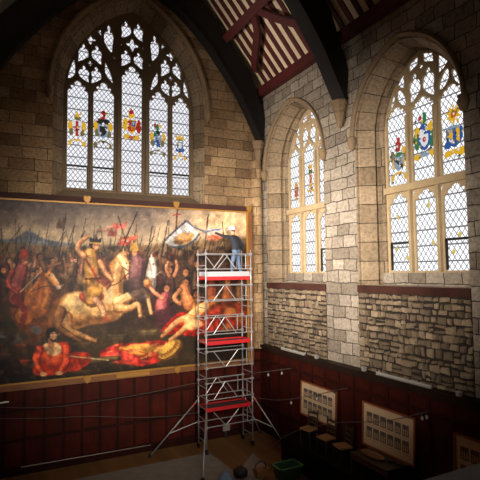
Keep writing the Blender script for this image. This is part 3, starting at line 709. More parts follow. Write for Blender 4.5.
    A.body([(16, 300), (17, 284), (22, 269)], [16, 17, 13], (78, 34, 34), (134, 66, 60), (176, 104, 92)); A.body([(12, 272), (8, 284), (17, 293)], [6, 5.5, 4], (80, 30, 32), (150, 66, 60), (190, 104, 90))
    A.stroke([(15, 298), (24, 310), (22, 324)], [8, 6.5, 5], (122, 48, 46), 1); A.face(24, 260, 3.8, (168, 112, 84), (120, 46, 34)); A.poly([(19, 258), (21, 250), (26, 249), (29, 257)], (160, 60, 44), .8); A.stroke([(20, 292), (44, 268)], 1, (190, 160, 120), .5)
    A.face(3, 270, 3.2); A.face(40, 257, 3.2, (140, 96, 72)); A.body([(45, 270), (42, 262)], [6, 5], (74, 48, 36), (110, 74, 52), (140, 100, 70)); A.body([(-4, 300), (-3, 282)], [12, 10], (60, 30, 26), (100, 54, 40), (130, 76, 54)); A.face(52, 261, 2.8, (170, 120, 90)); A.stroke([(48, 266), (60, 263)], 2.5, (160, 112, 84))
    # central cream horse and its rider
    A.poly([(54, 318), (58, 300), (72, 292), (96, 292), (118, 294), (126, 304), (116, 320), (92, 324), (74, 330), (62, 330)], (150, 108, 66), 2, 1, .2)
    A.ell(76, 307, 19, 15, (176, 132, 84), -12, 4); A.ell(80, 304, 15, 10, (214, 176, 122), -14, 5); A.ell(104, 306, 20, 13, (206, 166, 112), 0, 5); A.ell(112, 301, 12, 9, (240, 208, 156), 0, 4); A.ell(74, 301, 11, 8, (226, 190, 136), -20, 4); A.stroke([(58, 314), (66, 322), (80, 324)], 4, (112, 74, 44), 2.5, .8); A.stroke([(88, 318), (108, 318)], 4, (120, 80, 48), 2.5, .7)
    A.stroke([(66, 320), (96, 322), (116, 316)], 5, (132, 88, 52), 3, .7)
    A.body([(112, 304), (113, 286), (117, 270), (122, 260)], [24, 20, 15, 10], (150, 106, 64), (206, 160, 106), (236, 204, 156))
    A.poly([(116, 256), (122, 252), (110, 262), (106, 276), (106, 290), (112, 284), (114, 270)], (184, 122, 66), 1.5, .9, .5); A.stroke([(121, 254), (113, 264), (110, 280)], 4, (218, 166, 104), 1.5, .8, .5)
    A.body([(121, 258), (126, 266), (129, 277)], [10, 9, 6], (160, 116, 74), (214, 174, 124), (244, 218, 178)); A.ell(129, 278, 2.6, 2.4, (196, 150, 120)); A.ell(126, 263, .9, .9, (30, 20, 16)); A.poly([(121, 255), (123, 248), (126, 255)], (206, 160, 108), .6); A.stroke([(121, 266), (130, 272)], .9, (80, 40, 26)); A.stroke([(128, 273), (116, 284), (102, 286)], .9, (90, 44, 30))
    A.body([(118, 302), (134, 294), (144, 291), (148, 300), (151, 313)], [12, 8, 6, 4.5, 4], (140, 96, 58), (208, 166, 114), (238, 206, 158)); A.body([(118, 308), (130, 308), (138, 304), (140, 316)], [10, 7, 5, 4], (120, 80, 48), (186, 142, 94), (220, 182, 132))
    A.body([(66, 318), (70, 330), (84, 336), (95, 341)], [14, 8, 5.5, 4], (120, 78, 44), (176, 128, 80), (206, 164, 112)); A.body([(60, 312), (58, 326), (72, 336), (84, 344)], [13, 8, 5, 4], (96, 60, 36), (140, 96, 58), (170, 124, 80))
    A.stroke([(58, 300), (52, 312), (50, 328)], [4, 6, 3], (130, 84, 44), 2)
    A.poly([(79, 294), (96, 290), (104, 296), (98, 302), (84, 303)], (132, 48, 38), 1.4, .85, .4)
    A.body([(92, 300), (93, 284), (92, 268), (91, 254)], [15, 16, 17, 14], (108, 76, 36), (176, 130, 70), (216, 176, 112)); A.poly([(85, 274), (100, 274), (103, 288), (96, 297), (84, 294)], (170, 126, 66), 1.6, .9, .45); A.stroke([(98, 276), (101, 290)], 2.4, (214, 176, 110), 1, .7); A.stroke([(86, 278), (86, 292)], 2.4, (110, 76, 40), 1, .7); A.stroke([(85, 258), (99, 282)], 2.2, (150, 56, 40), 1); A.stroke([(85, 279), (101, 278)], 2, (90, 50, 30))
    A.poly([(98, 256), (106, 262), (112, 276), (108, 288), (100, 280)], (94, 50, 42), 2, .9, .4)
    A.body([(84, 256), (78, 250), (79, 243), (87, 237)], [7, 6, 5, 4], (130, 80, 52), (196, 140, 98), (232, 186, 142)); A.stroke([(88, 236), (80, 240)], 2.2, (222, 172, 130));
    A.body([(100, 262), (105, 272), (112, 280)], [6, 5.5, 4], (120, 76, 48), (190, 138, 96), (224, 178, 134))
    A.face(95, 245, 4.2, (190, 136, 98), (30, 22, 22)); A.poly([(90, 242), (90, 237), (94, 239), (96, 235), (98, 239), (101, 238), (100, 243)], (40, 34, 34), .7); A.stroke([(90, 242.5), (100, 243)], 1.1, (206, 170, 80), .5)
    A.body([(96, 300), (102, 308), (104, 318)], [8, 6.5, 5], (130, 84, 58), (202, 148, 108), (232, 188, 146)); A.stroke([(103, 318), (108, 320)], 3.4, (160, 84, 60))
    # second rider, gilt helmet, and pale horse
    A.body([(136, 282), (137, 262)], [16, 16], (74, 46, 48), (118, 80, 80), (152, 112, 106)); A.face(134, 252, 3.4, (184, 134, 100), (90, 60, 40)); A.poly([(129.5, 250), (132, 243), (136, 243), (138, 250)], (206, 160, 84), .8)
    A.body([(150, 284), (151, 272), (152, 262)], [12, 10, 7], (110, 98, 90), (168, 154, 140), (214, 202, 186)); A.body([(152, 260), (154, 270), (154, 277)], [7, 6, 4], (130, 116, 106), (196, 182, 166), (232, 222, 206)); A.poly([(150, 259), (151, 253), (153, 259)], (200, 186, 168), .5); A.ell(153, 264, .7, .7, (30, 24, 22))
    A.poly([(128, 280), (146, 276), (152, 288), (146, 300), (130, 296)], (74, 58, 54), 2, .8)
    # banner
    A.stroke([(177, 208), (174, 268)], 1.5, (76, 44, 34), .5); A.stroke([(173, 215), (180, 214)], 1.2, (140, 60, 44))
    A.poly([(165, 241), (174, 233), (186, 222), (192, 227), (198, 235), (188, 243), (174, 246)], (182, 178, 174), 1.2, .95, .4); A.poly([(174, 239), (182, 233), (194, 234), (188, 243), (176, 244)], (156, 112, 66), 1.8, .9, .6); A.stroke([(176, 232), (184, 238), (190, 230)], 1.4, (120, 118, 122), 1, .7)
    A.stroke([(164, 241), (174, 231), (186, 221)], 1.6, (62, 66, 84), .9); A.stroke([(172, 247), (184, 246), (194, 240), (199, 234)], 1.6, (66, 72, 88), .9); A.stroke([(187, 221), (194, 227), (204, 231)], 1.6, (88, 94, 108), .9)
    A.poly([(204, 231), (209, 227), (215, 229), (219, 227), (217, 233), (210, 235)], (184, 176, 172), 1.2, .7, .4); A.stroke([(205, 232), (213, 230), (221, 229)], 1.3, (90, 106, 140), .7); A.poly([(206, 238), (212, 235), (219, 238), (214, 242)], (190, 116, 90), 1.5, .6, .4)
    # the throng on the right
    for (x, y, w2, d, m2, l, f) in ((170, 276, 9, (40, 28, 26), (72, 52, 46), (96, 70, 58), 3.2), (186, 278, 10, (44, 34, 32), (76, 62, 56), (104, 84, 72), 3.4), (197, 270, 8, (50, 40, 36), (84, 64, 50), (110, 84, 64), 3), (212, 282, 10, (60, 34, 26), (108, 60, 42), (144, 84, 58), 3.4), (228, 286, 11, (66, 38, 26), (124, 72, 44), (160, 100, 62), 3.4), (241, 280, 9, (56, 40, 30), (98, 70, 50), (130, 96, 66), 3.2)):
        A.body([(x, y + 24), (x, y + 8), (x, y)], [w2 * 1.3, w2 * 1.2, w2 * .7], d, m2, l); A.face(x, y - 6, f, (150, 104, 74), (44, 30, 24), -1)
    A.body([(169, 276), (166, 268), (168, 262)], [4, 3.5, 3], (100, 64, 46), (166, 114, 84), (198, 146, 110)); A.body([(174, 276), (177, 268), (176, 261)], [4, 3.5, 3], (100, 64, 46), (166, 114, 84), (198, 146, 110))
    A.body([(190, 306), (186, 296), (184, 288)], [15, 14, 10], (88, 52, 34), (150, 98, 64), (188, 132, 90)); A.face(186, 282, 3.6, (150, 98, 68), (34, 24, 20), -1); A.body([(180, 290), (174, 298), (180, 304)], [5, 4.5, 4], (110, 68, 46), (170, 114, 78), (200, 146, 104))
    A.body([(164, 316), (162, 304), (165, 296)], [18, 14, 10], (92, 42, 46), (152, 80, 80), (188, 116, 108)); A.face(167, 288, 3.4, (186, 128, 96), (60, 36, 26), -1); A.body([(162, 298), (154, 292), (149, 286)], [5, 4, 3.2], (150, 80, 68), (196, 134, 104), (222, 168, 132)); A.ell(147, 283, 4, 4.5, (176, 108, 66)); A.ell(146, 282, 2.4, 3, (214, 160, 104)); A.poly([(156, 312), (172, 308), (178, 328), (160, 332)], (72, 40, 46), 2, .8)
    A.body([(196, 322), (197, 308), (198, 300)], [13, 12, 8], (84, 50, 30), (148, 96, 54), (186, 134, 82)); A.face(196, 294, 3.8, (130, 88, 60), (34, 22, 18), 1)
    # fallen man on red cloth
    A.poly([(160, 334), (168, 322), (180, 312), (196, 316), (210, 308), (230, 312), (236, 326), (214, 330), (196, 336), (176, 334)], (166, 40, 30), 1.6, 1, .5)
    A.body([(206, 306), (196, 314), (188, 320)], [11, 13, 10], (150, 92, 52), (208, 152, 98), (236, 194, 140)); A.body([(190, 318), (180, 320), (168, 330), (162, 336)], [8, 7, 5, 4], (140, 84, 50), (204, 146, 96), (234, 188, 136)); A.body([(196, 322), (188, 326), (178, 334), (170, 340)], [8, 7, 5, 4], (140, 84, 50), (200, 142, 92), (230, 184, 132)); A.poly([(186, 314), (196, 318), (204, 324), (192, 330), (184, 326)], (214, 172, 120), 1.5, .9, .3)
    A.poly([(200, 318), (222, 302), (246, 306), (246, 330), (220, 336)], (120, 52, 34), 3, .8, .5); A.poly([(206, 336), (240, 332), (246, 356), (206, 360)], (40, 28, 22), 4, .9)
    for x, y, q in ((214, 300, 5), (230, 312, 6), (226, 328, 5), (240, 318, 5)): A.ell(x, y, q, q * .8, (184, 122, 66), al=.75, soft=2)
    # cloth and round shield on the ground
    A.poly([(100, 352), (116, 344), (138, 343), (160, 340), (172, 346), (166, 358), (142, 366), (120, 362), (104, 360)], (172, 56, 46), 1.5, 1, .5)
    A.poly([(118, 348), (136, 344), (158, 344), (166, 350), (150, 356), (132, 354)], (206, 158, 78), 1.6, .85, .5); A.poly([(104, 356), (120, 352), (136, 358), (130, 364), (112, 362)], (206, 84, 70), 1.4, .8, .5)
    A.ell(170, 350, 15, 7.5, (96, 66, 36), -38); A.ell(169, 349, 13.4, 6.2, (192, 148, 78), -38); A.ell(168, 348, 11, 4.6, (150, 104, 50), -38); A.ell(167, 347, 9.6, 3.8, (214, 172, 92), -38)
    for kx in range(9): A.stroke([(161 + kx * 2.0, 356 - kx * 1.7), (164 + kx * 2.0, 358 - kx * 1.7)], .8, (120, 80, 40), .5)
    for i in range(26):
        x, y = r.uniform(104, 160), r.uniform(344, 362); A.stroke([(x, y), (x + r.uniform(3, 8), y + r.uniform(-3, 2))], r.uniform(1, 2), ((226, 108, 84), (230, 190, 110), (150, 40, 36), (236, 160, 110))[r.integers(4)], .8, .7)
    for x, y, a, b, c, t in ((8, 338, 14, 5, (78, 74, 74), 12), (24, 346, 12, 5, (104, 58, 40), -20), (4, 356, 14, 5, (62, 44, 40), 8), (26, 362, 9, 4, (124, 52, 40), 24), (84, 344, 16, 3.4, (88, 68, 44), 6), (118, 336, 18, 3, (84, 70, 48), -4), (150, 332, 14, 3, (96, 80, 56), 0), (84, 372, 18, 4, (60, 46, 30), -8)):
        A.ell(x, y, a, b, c, t, 2.5, .75, .5); A.stroke([(x - a * .6, y - b * .3), (x + a * .4, y - b * .4)], b * .4, tuple(min(255, int(q * 1.5)) for q in c), 1.2, .6)
    # wounded man in orange-red, bottom left
    A.body([(64, 364), (82, 362), (100, 360), (118, 358)], [12, 9, 7, 5], (52, 40, 28), (92, 72, 46), (126, 100, 64)); A.poly([(62, 360), (74, 352), (90, 354), (88, 364), (70, 372)], (168, 58, 36), 1.6, 1, .4)
    A.poly([(34, 374), (35, 352), (42, 345), (54, 343), (66, 342), (70, 350), (70, 368), (60, 374)], (162, 54, 30), 1.4, 1, .3); A.ell(52, 356, 11, 8, (196, 98, 58), 0, 4, .7); A.poly([(44, 344), (56, 342), (62, 350), (54, 356), (46, 352)], (206, 176, 132), 1.2, .9, .3)
    A.body([(39, 350), (36, 362), (42, 373)], [9, 8, 5], (130, 40, 24), (196, 74, 42), (228, 112, 68)); A.body([(66, 348), (66, 362), (60, 372)], [9, 8, 5], (120, 36, 22), (190, 70, 40), (222, 106, 64))
    A.ell(43, 374, 4, 2, (206, 156, 112)); A.ell(59, 373, 4, 2, (206, 156, 112)); A.stroke([(51, 338), (51, 346)], 6, (170, 118, 86), 1); A.ell(50, 333.5, 4.6, 5, (26, 20, 18)); A.ell(53, 336, 3.4, 4.4, (188, 142, 108), 15); A.ell(54, 334.6, 1.8, 2, (224, 184, 148), 0, 1, .7); A.stroke([(51.5, 333.6), (55.4, 333.2)], .8, (60, 40, 32), .5, .8); A.stroke([(51, 339.4), (53.4, 341.2), (55.6, 339.6)], 1.8, (44, 30, 26), .8); A.stroke([(48, 329.6), (52, 328.8), (55.4, 331)], 2.4, (26, 20, 18), .8)
    for i in range(16):
        x, y = r.uniform(-15, 36), r.uniform(332, 376); A.ell(x, y, r.uniform(3, 8), r.uniform(2, 4), ((58, 34, 28), (90, 40, 30), (44, 38, 40), (84, 66, 50))[r.integers(4)], r.uniform(-40, 40), 2, .7)
    A.ell(36, 330, 6, 4, (104, 104, 104), 20, 1.5, .8); A.stroke([(70, 356), (108, 360)], 1, (190, 170, 130), .5)
    for i in range(5200):                               # loose brushwork over everything
        x, y = r.uniform(-14, 250), r.uniform(200, 388); ii, jj = int((y - A.y0) * A.k), int((x - A.x0) * A.k)
        c = A.a[ii, jj] * 255 * r.uniform(.7, 1.35) + r.uniform(-6, 8); th = r.normal(-.5, .8); L = r.uniform(1.5, 5)
        A.stroke([(x, y), (x + L * math.cos(th), y + L * math.sin(th))], r.uniform(.4, .9), np.clip(c, 8, 250), .6, .42, .1, False)
    A.a *= (0.82 + .3 * n2)[..., None]; g = A.a.mean(-1, keepdims=True); A.a = np.clip(g + (A.a - g) * 1.08, 0, 1) ** 1.18 * 1.12
    return A

PX0, PX1, PZ0, PZ1, PY = -10.62, -0.88, 3.12, 9.36, -0.19
def px(P):
    d = P - np.array(CP); F = d @ np.array(CF); return 240 + FPX * (d @ np.array(CR)) / F, 240 - FPX * (d @ np.array(CU)) / F
def canvas_mesh():
    nu, nv = 460, 300; A = make_art()
    u = np.linspace(PX0, PX1, nu); v = np.linspace(PZ0, PZ1, nv); U, V = np.meshgrid(u, v)
    P = np.stack([U, np.full_like(U, PY), V], -1).reshape(-1, 3); x, y = px(P)
    i = np.clip(((y - A.y0) * A.k), 0, A.h - 1).astype(int); j = np.clip(((x - A.x0) * A.k), 0, A.w - 1).astype(int)
    c = A.a[i, j]; c = np.where(c <= .04045, c / 12.92, ((c + .055) / 1.055) ** 2.4)
    me = bpy.data.meshes.new('canvas')
    q = np.arange(nu * nv).reshape(nv, nu); f = np.stack([q[:-1, :-1], q[:-1, 1:], q[1:, 1:], q[1:, :-1]], -1).reshape(-1, 4)
    me.vertices.add(len(P)); me.vertices.foreach_set('co', P.ravel()); me.loops.add(f.size); me.loops.foreach_set('vertex_index', f.ravel())
    me.polygons.add(len(f)); me.polygons.foreach_set('loop_start', np.arange(0, f.size, 4)); me.update(calc_edges=True); me.validate()
    ca = me.color_attributes.new('Col', 'FLOAT_COLOR', 'POINT'); ca.data.foreach_set('color', np.concatenate([c, np.ones((len(c), 1))], 1).ravel())
    return me
pt = thing('painting', ((PX0 + PX1) / 2, -0.15, PZ0 - .25), 'huge oil painting of a cavalry battle in a gilt frame on the back wall', 'painting')
link('canvas', canvas_mesh(), attr_mat('oil_paint', 0, 0.5, 0.25), pt)
m = MB(); m.box((PX0 - .1, -0.185, PZ0 - .1), (PX1 + .1, -0.13, PZ1 + .1)); m.build('backing_board', ROOFW, pt)
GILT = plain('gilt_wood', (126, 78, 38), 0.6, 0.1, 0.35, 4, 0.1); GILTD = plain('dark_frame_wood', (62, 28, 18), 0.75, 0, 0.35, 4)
GOLD = plain('gold_leaf', (170, 122, 52), 0.45, 0.3, 0.15, 8)
def frame_side(name, p, q, mat, axis):
    m = MB(); (x0, z0), (x1, z1) = p, q
    m.box((x0, -0.30, z0), (x1, -0.13, z1)); return m.build(name, mat, pt)
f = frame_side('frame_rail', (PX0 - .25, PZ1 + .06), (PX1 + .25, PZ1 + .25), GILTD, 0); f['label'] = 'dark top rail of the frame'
frame_side('frame_rail', (PX0 - .25, PZ0 - .25), (PX1 + .25, PZ0 - .06), GILT, 0)
frame_side('frame_stile', (PX1 + .06, PZ0 - .25), (PX1 + .25, PZ1 + .25), GILT, 0); frame_side('frame_stile', (PX0 - .25, PZ0 - .25), (PX0 - .06, PZ1 + .25), GILT, 0)
m = MB(); t = .045
for a, b in (((PX0 - .07, PZ1), (PX1 + .07, PZ1 + .07)), ((PX0 - .07, PZ0 - .07), (PX1 + .07, PZ0)), ((PX0 - .07, PZ0), (PX0, PZ1)), ((PX1, PZ0), (PX1 + .07, PZ1))): m.box((a[0], -0.26, a[1]), (b[0], -0.13, b[1]))
m.build('gilt_slip', GOLD, pt)
for x, z in ((-7.58, PZ1 + .15), (-4.12, PZ1 + .15), (-.80, PZ1 + .15), (-7.5, PZ0 - .13), (-4.09, PZ0 - .13), (-.80, PZ0 - .13)):
    m = MB(); m.prism([(x + a * .13, z + b * .13) for a, b in ((-1, .8), (-.5, 1.1), (0, .9), (.5, 1.1), (1, .8), (.8, -.3), (0, -1.1), (-.8, -.3))], PB, 0.29, 0.36); m.build('gilt_boss', GOLD, pt)
m = MB(); m.box((-6.45, -0.325, PZ0 - .2), (-5.2, -0.29, PZ0 - .06)); m.build('title_plate', GOLD, pt)

# ------------------------------------------------------------------ scaffold tower
ALU = plain('aluminium', (168, 166, 166), 0.42, 0.5, 0.08, 5); RED = plain('red_toe_board', (190, 28, 34), 0.5, 0, 0.12); WHITE = plain('white_board', (168, 166, 172), 0.5, 0, 0.05)
DECK = plain('deck_ply', (62, 52, 50), 0.7, 0, 0.2); RUBR = plain('black_rubber', (26, 25, 25), 0.6); REDCLIP = plain('red_clip', (200, 40, 34), 0.5)
X0, X1, Y0, Y1 = -3.36, -1.40, -0.72, -1.52
sc = thing('scaffold_tower', ((X0 + X1) / 2, (Y0 + Y1) / 2, 0), 'tall aluminium mobile scaffold tower with red toe boards standing before the painting', 'scaffold tower')
secs = [(0.22, 2.62), (2.62, 5.22), (5.22, 7.68)]
for x in (X0, X1):
    for a, b in secs:
        m = MB()
        for y in (Y0, Y1): m.tube([(x, y, a), (x, y, b)], 0.026, 8)
        ef = m.build('end_frame', ALU, sc, smooth=True)
        n = 6
        for i in range(n):
            z = a + .2 + (b - a) * i / n
            m = MB(); m.tube([(x, Y0, z), (x, Y1, z)], 0.02, 6); m.build('rung', ALU, ef)
    for y in (Y0, Y1):
        m = MB(); m.tube([(x, y, .12), (x, y, .3)], .024); cs = m.build('castor', ALU, sc)
        m = MB(); m.tube([(x - .03, y, .1), (x + .03, y, .1)], .1, 14); m.build('wheel', RUBR, cs)
def rail(z, y, name='guard_rail', r=.021):
    m = MB(); m.tube([(X0, y, z), (X1, y, z)], r); 
    for x in (X0, X1): m.box((x - .05, y - .045, z - .04), (x + .05, y + .045, z + .04))
    return m.build(name, ALU, sc)
for y in (Y1, Y0):
    for z in (7.51, 6.92): rail(z, y)
    for z in (6.29, 5.69, 5.06, 4.42, 3.78, 3.17, 2.60, 1.97, 0.98): rail(z, y, 'ledger')
def diag(y, z0, z1, flip=False):
    xa = X0 + .3; w = X1 - X0 - .5
    pts = [(xa, z0), (xa + w * .33, z1), (xa + w * .36, z1), (xa + w * .68, z0)] if not flip else [(xa, z1), (xa + w * .33, z0), (xa + w * .36, z0), (xa + w * .72, z1)]
    for p, q in ((0, 1), (2, 3)):
        m = MB(); m.tube([(pts[p][0], y, pts[p][1]), (pts[q][0], y, pts[q][1])], .019, 6); m.build('diagonal_brace', ALU, sc)
    m = MB(); m.tube([(xa + w * .98, y, z0), (xa + w * .98, y, z1)], .017, 6); m.build('strut', ALU, sc)
diag(Y1, 6.92, 7.51); diag(Y1, 5.69, 6.29); diag(Y1, 4.42, 5.06); diag(Y1, 3.17, 3.78, True); diag(Y1, 1.97, 2.60); diag(Y1, .98, 1.5, True)
diag(Y0, 4.42, 5.06); diag(Y0, 1.97, 2.60); diag(Y0, 6.92, 7.51, True)
for x in (X0 + .01, X1 - .01):
    for z in (7.51, 6.92): m = MB(); m.tube([(x, Y0, z), (x, Y1, z)], .024); m.build('guard_rail', ALU, sc)
for i, z in enumerate((6.58, 4.1, 1.62)):
    m = MB(); m.box((X0 + .06, Y0 - .06, z - .04), (X1 - .06, Y1 + .06, z + .0)); pf = m.build('platform', DECK, sc)
    h = .15
    for a, b in (((X0 + .04, Y1 + .03, 0), (X1 - .04, Y1 + .055, 0)), ((X0 + .04, Y0 - .055, 0), (X1 - .04, Y0 - .03, 0))):
        m = MB(); m.box((a[0], a[1] if b[1] < Y0 - .3 else a[1], z - .09), (b[0], b[1], z + .05)); q = m.build('toe_board', RED, pf); q['label'] = 'red board along the deck edge'
        if i == 0:
            m = MB(); m.box((a[0], a[1], z + .05), (b[0], b[1], z + .24)); q = m.build('toe_board', WHITE, pf); q['label'] = 'white board above the red one'
    for x in (X0 + .05, X1 - .05):
        m = MB(); m.box((x - .012, Y0 - .05, z - .06), (x + .012, Y1 + .05, z + .05)); m.build('toe_board', RED, pf)
def outrigger(top, foot, low):
    top, foot, low = Vector(top), Vector(foot), Vector(low)
    m = MB(); m.tube([top, foot], .026); o = m.build('outrigger', ALU, sc, smooth=True)
    mid = top.lerp(foot, .62); m = MB(); m.tube([low, mid], .02); m.build('stay', ALU, o)
    m = MB(); m.lathe(foot, [(.02, .08), (.05, .05), (.08, .0), (.08, -.03), (.05, -.035)], 10); m.build('rubber_foot', RUBR, o)
    for t in (.08,):
        p = top.lerp(foot, t); q = top.lerp(foot, t + .04); m = MB(); m.tube([p, q], .034); m.build('clip', REDCLIP, o)
outrigger((X0, Y0, 1.86), (-5.3, -.72, .04), (X0, Y0, 1.0)); outrigger((X1, Y1, 1.95), (-.42, -2.45, .04), (X1, Y1, 1.05))
outrigger((X0, Y1, 1.86), (-4.35, -3.5, .04), (X0, Y1, .9)); outrigger((X1, Y0, 1.86), (-.45, -.45, .04), (X1, Y0, 1.0))

# ------------------------------------------------------------------ the conservator
SKIN = plain('skin', (196, 146, 118), 0.55, 0, 0.1); HELM = plain('white_helmet', (232, 232, 232), 0.3, 0, 0.03)
NAVY = plain('grey_navy_sweater', (38, 39, 47), 0.85, 0, 0.3, 30, .2); JEAN = plain('blue_denim', (92, 110, 138), 0.8, 0, 0.3, 25, .2); HAIRM = plain('grey_brown_hair', (92, 78, 66), 0.8)
FZ = 6.585; px0, py0 = -1.84, -1.12
man = thing('person', (px0, py0, FZ), 'person in white helmet, dark sweater and jeans working on the top deck of the scaffold', 'person')
def skin(name, verts, edges, radii, mat, parent, sub=2, root=0, KS=1.15):
    me = bpy.data.meshes.new(name); me.from_pydata(verts, edges, []); o = bpy.data.objects.new('tmp', me); COL.objects.link(o)
    radii = [tuple(KS * q for q in r_) if isinstance(r_, tuple) else KS * r_ for r_ in radii]; md = o.modifiers.new('s', 'SKIN'); md.use_smooth_shade = True
    for i, r_ in enumerate(radii):
        sv = me.skin_vertices[0].data[i]; sv.radius = (r_, r_) if not isinstance(r_, tuple) else r_; sv.use_root = (i == root)
    s2 = o.modifiers.new('u', 'SUBSURF'); s2.levels = s2.render_levels = sub
    dg = bpy.context.evaluated_depsgraph_get(); m2 = bpy.data.meshes.new_from_object(o.evaluated_get(dg)); bpy.data.objects.remove(o); bpy.data.meshes.remove(me)
    return m2
K = 1.15
def PQ(dx, dy, z): return (px0 + dx * K, py0 + dy * K, FZ + z * K)
# faces the canvas to the upper left: forward = (-0.8, 0.6); his left is towards the camera side (-.6,-.8)
fw = Vector((-.55, .835, 0)); lf = Vector((-.835, -.55, 0))
def Q(f, l, z): v = fw * f + lf * l; return PQ(v.x, v.y, z)
V = [Q(0, 0, .93), Q(.01, 0, 1.08), Q(.05, 0, 1.24), Q(.1, 0, 1.42), Q(.12, 0, 1.5), Q(.15, 0, 1.6), Q(.17, 0, 1.70),       # 0-6 spine, neck, head
     Q(0, .1, .88), Q(.10, .13, .5), Q(.10, .15, .09), Q(.2, .17, .035), Q(.27, .18, .03),                                     # 7-11 left leg
     Q(0, -.1, .88), Q(-.02, -.12, .5), Q(-.12, -.13, .09), Q(-.02, -.15, .035), Q(.05, -.155, .03),                           # 12-16 right leg
     Q(.09, .21, 1.4), Q(.3, .38, 1.44), Q(.54, .5, 1.56), Q(.6, .53, 1.59),                                                 # 17-20 left arm reaching to the canvas
     Q(.06, -.21, 1.38), Q(-.1, -.3, 1.13), Q(.1, -.32, .98), Q(.16, -.31, .96)]                                            # 21-24 right arm bent
Ed = [(0, 1), (1, 2), (2, 3), (3, 4), (4, 5), (5, 6), (0, 7), (7, 8), (8, 9), (9, 10), (10, 11), (0, 12), (12, 13), (13, 14), (14, 15), (15, 16), (3, 17), (17, 18), (18, 19), (19, 20), (3, 21), (21, 22), (22, 23), (23, 24)]
Rr = [(.18, .15), (.185, .15), (.205, .165), (.18, .14), .06, (.075, .09), (.085, .1), .095, .068, .046, .042, .03, .095, .068, .046, .042, .03, .078, .06, .044, .032, .078, .062, .044, .032]
bm_ = skin('body', V, Ed, Rr, None, man)
body = link('body', bm_, SKIN, man, smooth=True)
bm_.materials.append(NAVY); bm_.materials.append(JEAN); bm_.materials.append(RUBR)
hand_l, hand_r = (Vector(V[20]) - Vector((px0, py0, FZ))) / K, (Vector(V[24]) - Vector((px0, py0, FZ))) / K
for p in bm_.polygons:
    c = p.center / K
    if c.z < .075: p.material_index = 3
    elif c.z < .96 and (c - hand_r).length > .2: p.material_index = 2
    elif c.z < 1.47 or (c.z < 1.6 and (c.xy - Vector((fw * .15).xy)).length > .14):
        p.material_index = 1 if (c - hand_l).length > .07 and (c - hand_r).length > .06 else 0
    else: p.material_index = 0
def hand(base, d, up):
    base = Vector(base); d = Vector(d).normalized(); up = Vector(up); sd = d.cross(up).normalized(); up = sd.cross(d)
    vs = [base, base + d * .05, base + d * .085]; es = [(0, 1), (1, 2)]; rs = [(.028, .018), (.038, .018), (.036, .016)]
    for k, (o_, L) in enumerate(((-.03, .062), (-.01, .072), (.01, .068), (.03, .052))):
        n = len(vs); p = base + d * .085 + sd * o_; vs += [p, p + d * L * .5 - up * .008, p + d * L * .85 - up * .03]; es += [(2, n), (n, n + 1), (n + 1, n + 2)]; rs += [.0095, .009, .0075]
    n = len(vs); p = base + d * .03 + sd * -.035; vs += [p, p + d * .03 - sd * .025, p + d * .06 - sd * .028 - up * .015]; es += [(1, n), (n, n + 1), (n + 1, n + 2)]; rs += [.012, .01, .008]
    return link('hand', skin('hand', [tuple(v) for v in vs], es, rs, None, man, 1), SKIN, man, smooth=True)
hand(V[20], Vector(V[20]) - Vector(V[19]), (0, 0, 1)); hand(V[24], Vector(V[24]) - Vector(V[23]), (0, 0, 1))
hc = Vector(Q(.17, 0, 1.655))
m = MB(); m.lathe((0, 0, 0), [(.135, -.01), (.135, 0), (.128, .05), (.11, .1), (.07, .135), (.015, .15)], 16)
m.add([tuple(fw * f + lf * l + Vector((0, 0, z))) for f, l, z in ((.1, .1, .0), (.19, .07, -.015), (.21, 0, -.02), (.19, -.07, -.015), (.1, -.1, 0), (.1, .1, .012), (.19, .07, -.003), (.21, 0, -.008), (.19, -.07, -.003), (.1, -.1, .012))], [(0, 1, 2, 3, 4), (9, 8, 7, 6, 5), (0, 5, 6, 1), (1, 6, 7, 2), (2, 7, 8, 3), (3, 8, 9, 4)])
m.v = [tuple(Vector(v) * K + hc + Vector((0, 0, .045))) for v in m.v]; m.build('helmet', HELM, man, smooth=True)
m = MB(); m.lathe(hc + fw * -.045, [(.02, -.1), (.06, -.08), (.085, -.02), (.09, .05)], 12); m.build('hair', HAIRM, man, smooth=True)
m = MB()
m.lathe(hc + fw * .105 + Vector((0, 0, -.035)), [(.004, -.03), (.018, -.02), (.013, .0), (.006, .03)], 8); m.build('nose', SKIN, man, smooth=True)
for s in (1, -1):
    m = MB(); m.lathe(hc + lf * s * .092 + Vector((0, 0, -.03)), [(.006, -.03), (.018, -.015), (.022, .012), (.01, .03)], 8); m.build('ear', SKIN, man, smooth=True)
    m = MB(); m.lathe(hc + fw * .088 + lf * s * .034 + Vector((0, 0, .002)), [(.003, -.008), (.011, 0), (.003, .008)], 8); m.build('eye', RUBR, man)
m = MB(); m.bar(hc + fw * .098 + lf * .025 + Vector((0, 0, -.085)), hc + fw * .098 - lf * .025 + Vector((0, 0, -.085)), .012, .008); m.build('mouth', plain('lips', (150, 88, 78)), man)
hl = Vector(V[20]) + (Vector(V[20]) - Vector(V[19])).normalized() * .1
m = MB(); m.tube([hl + Vector((.05, -.02, -.06)), hl + Vector((-.06, .03, .07))], .009); m.tube([hl + Vector((-.06, .03, .07)), hl + Vector((-.1, .05, .12))], [.014, .02])
tag(m.build('brush', plain('pale_brush', (210, 206, 200)), None, origin=hl), 'pale brush held up to the canvas by the person on the scaffold', 'brush')

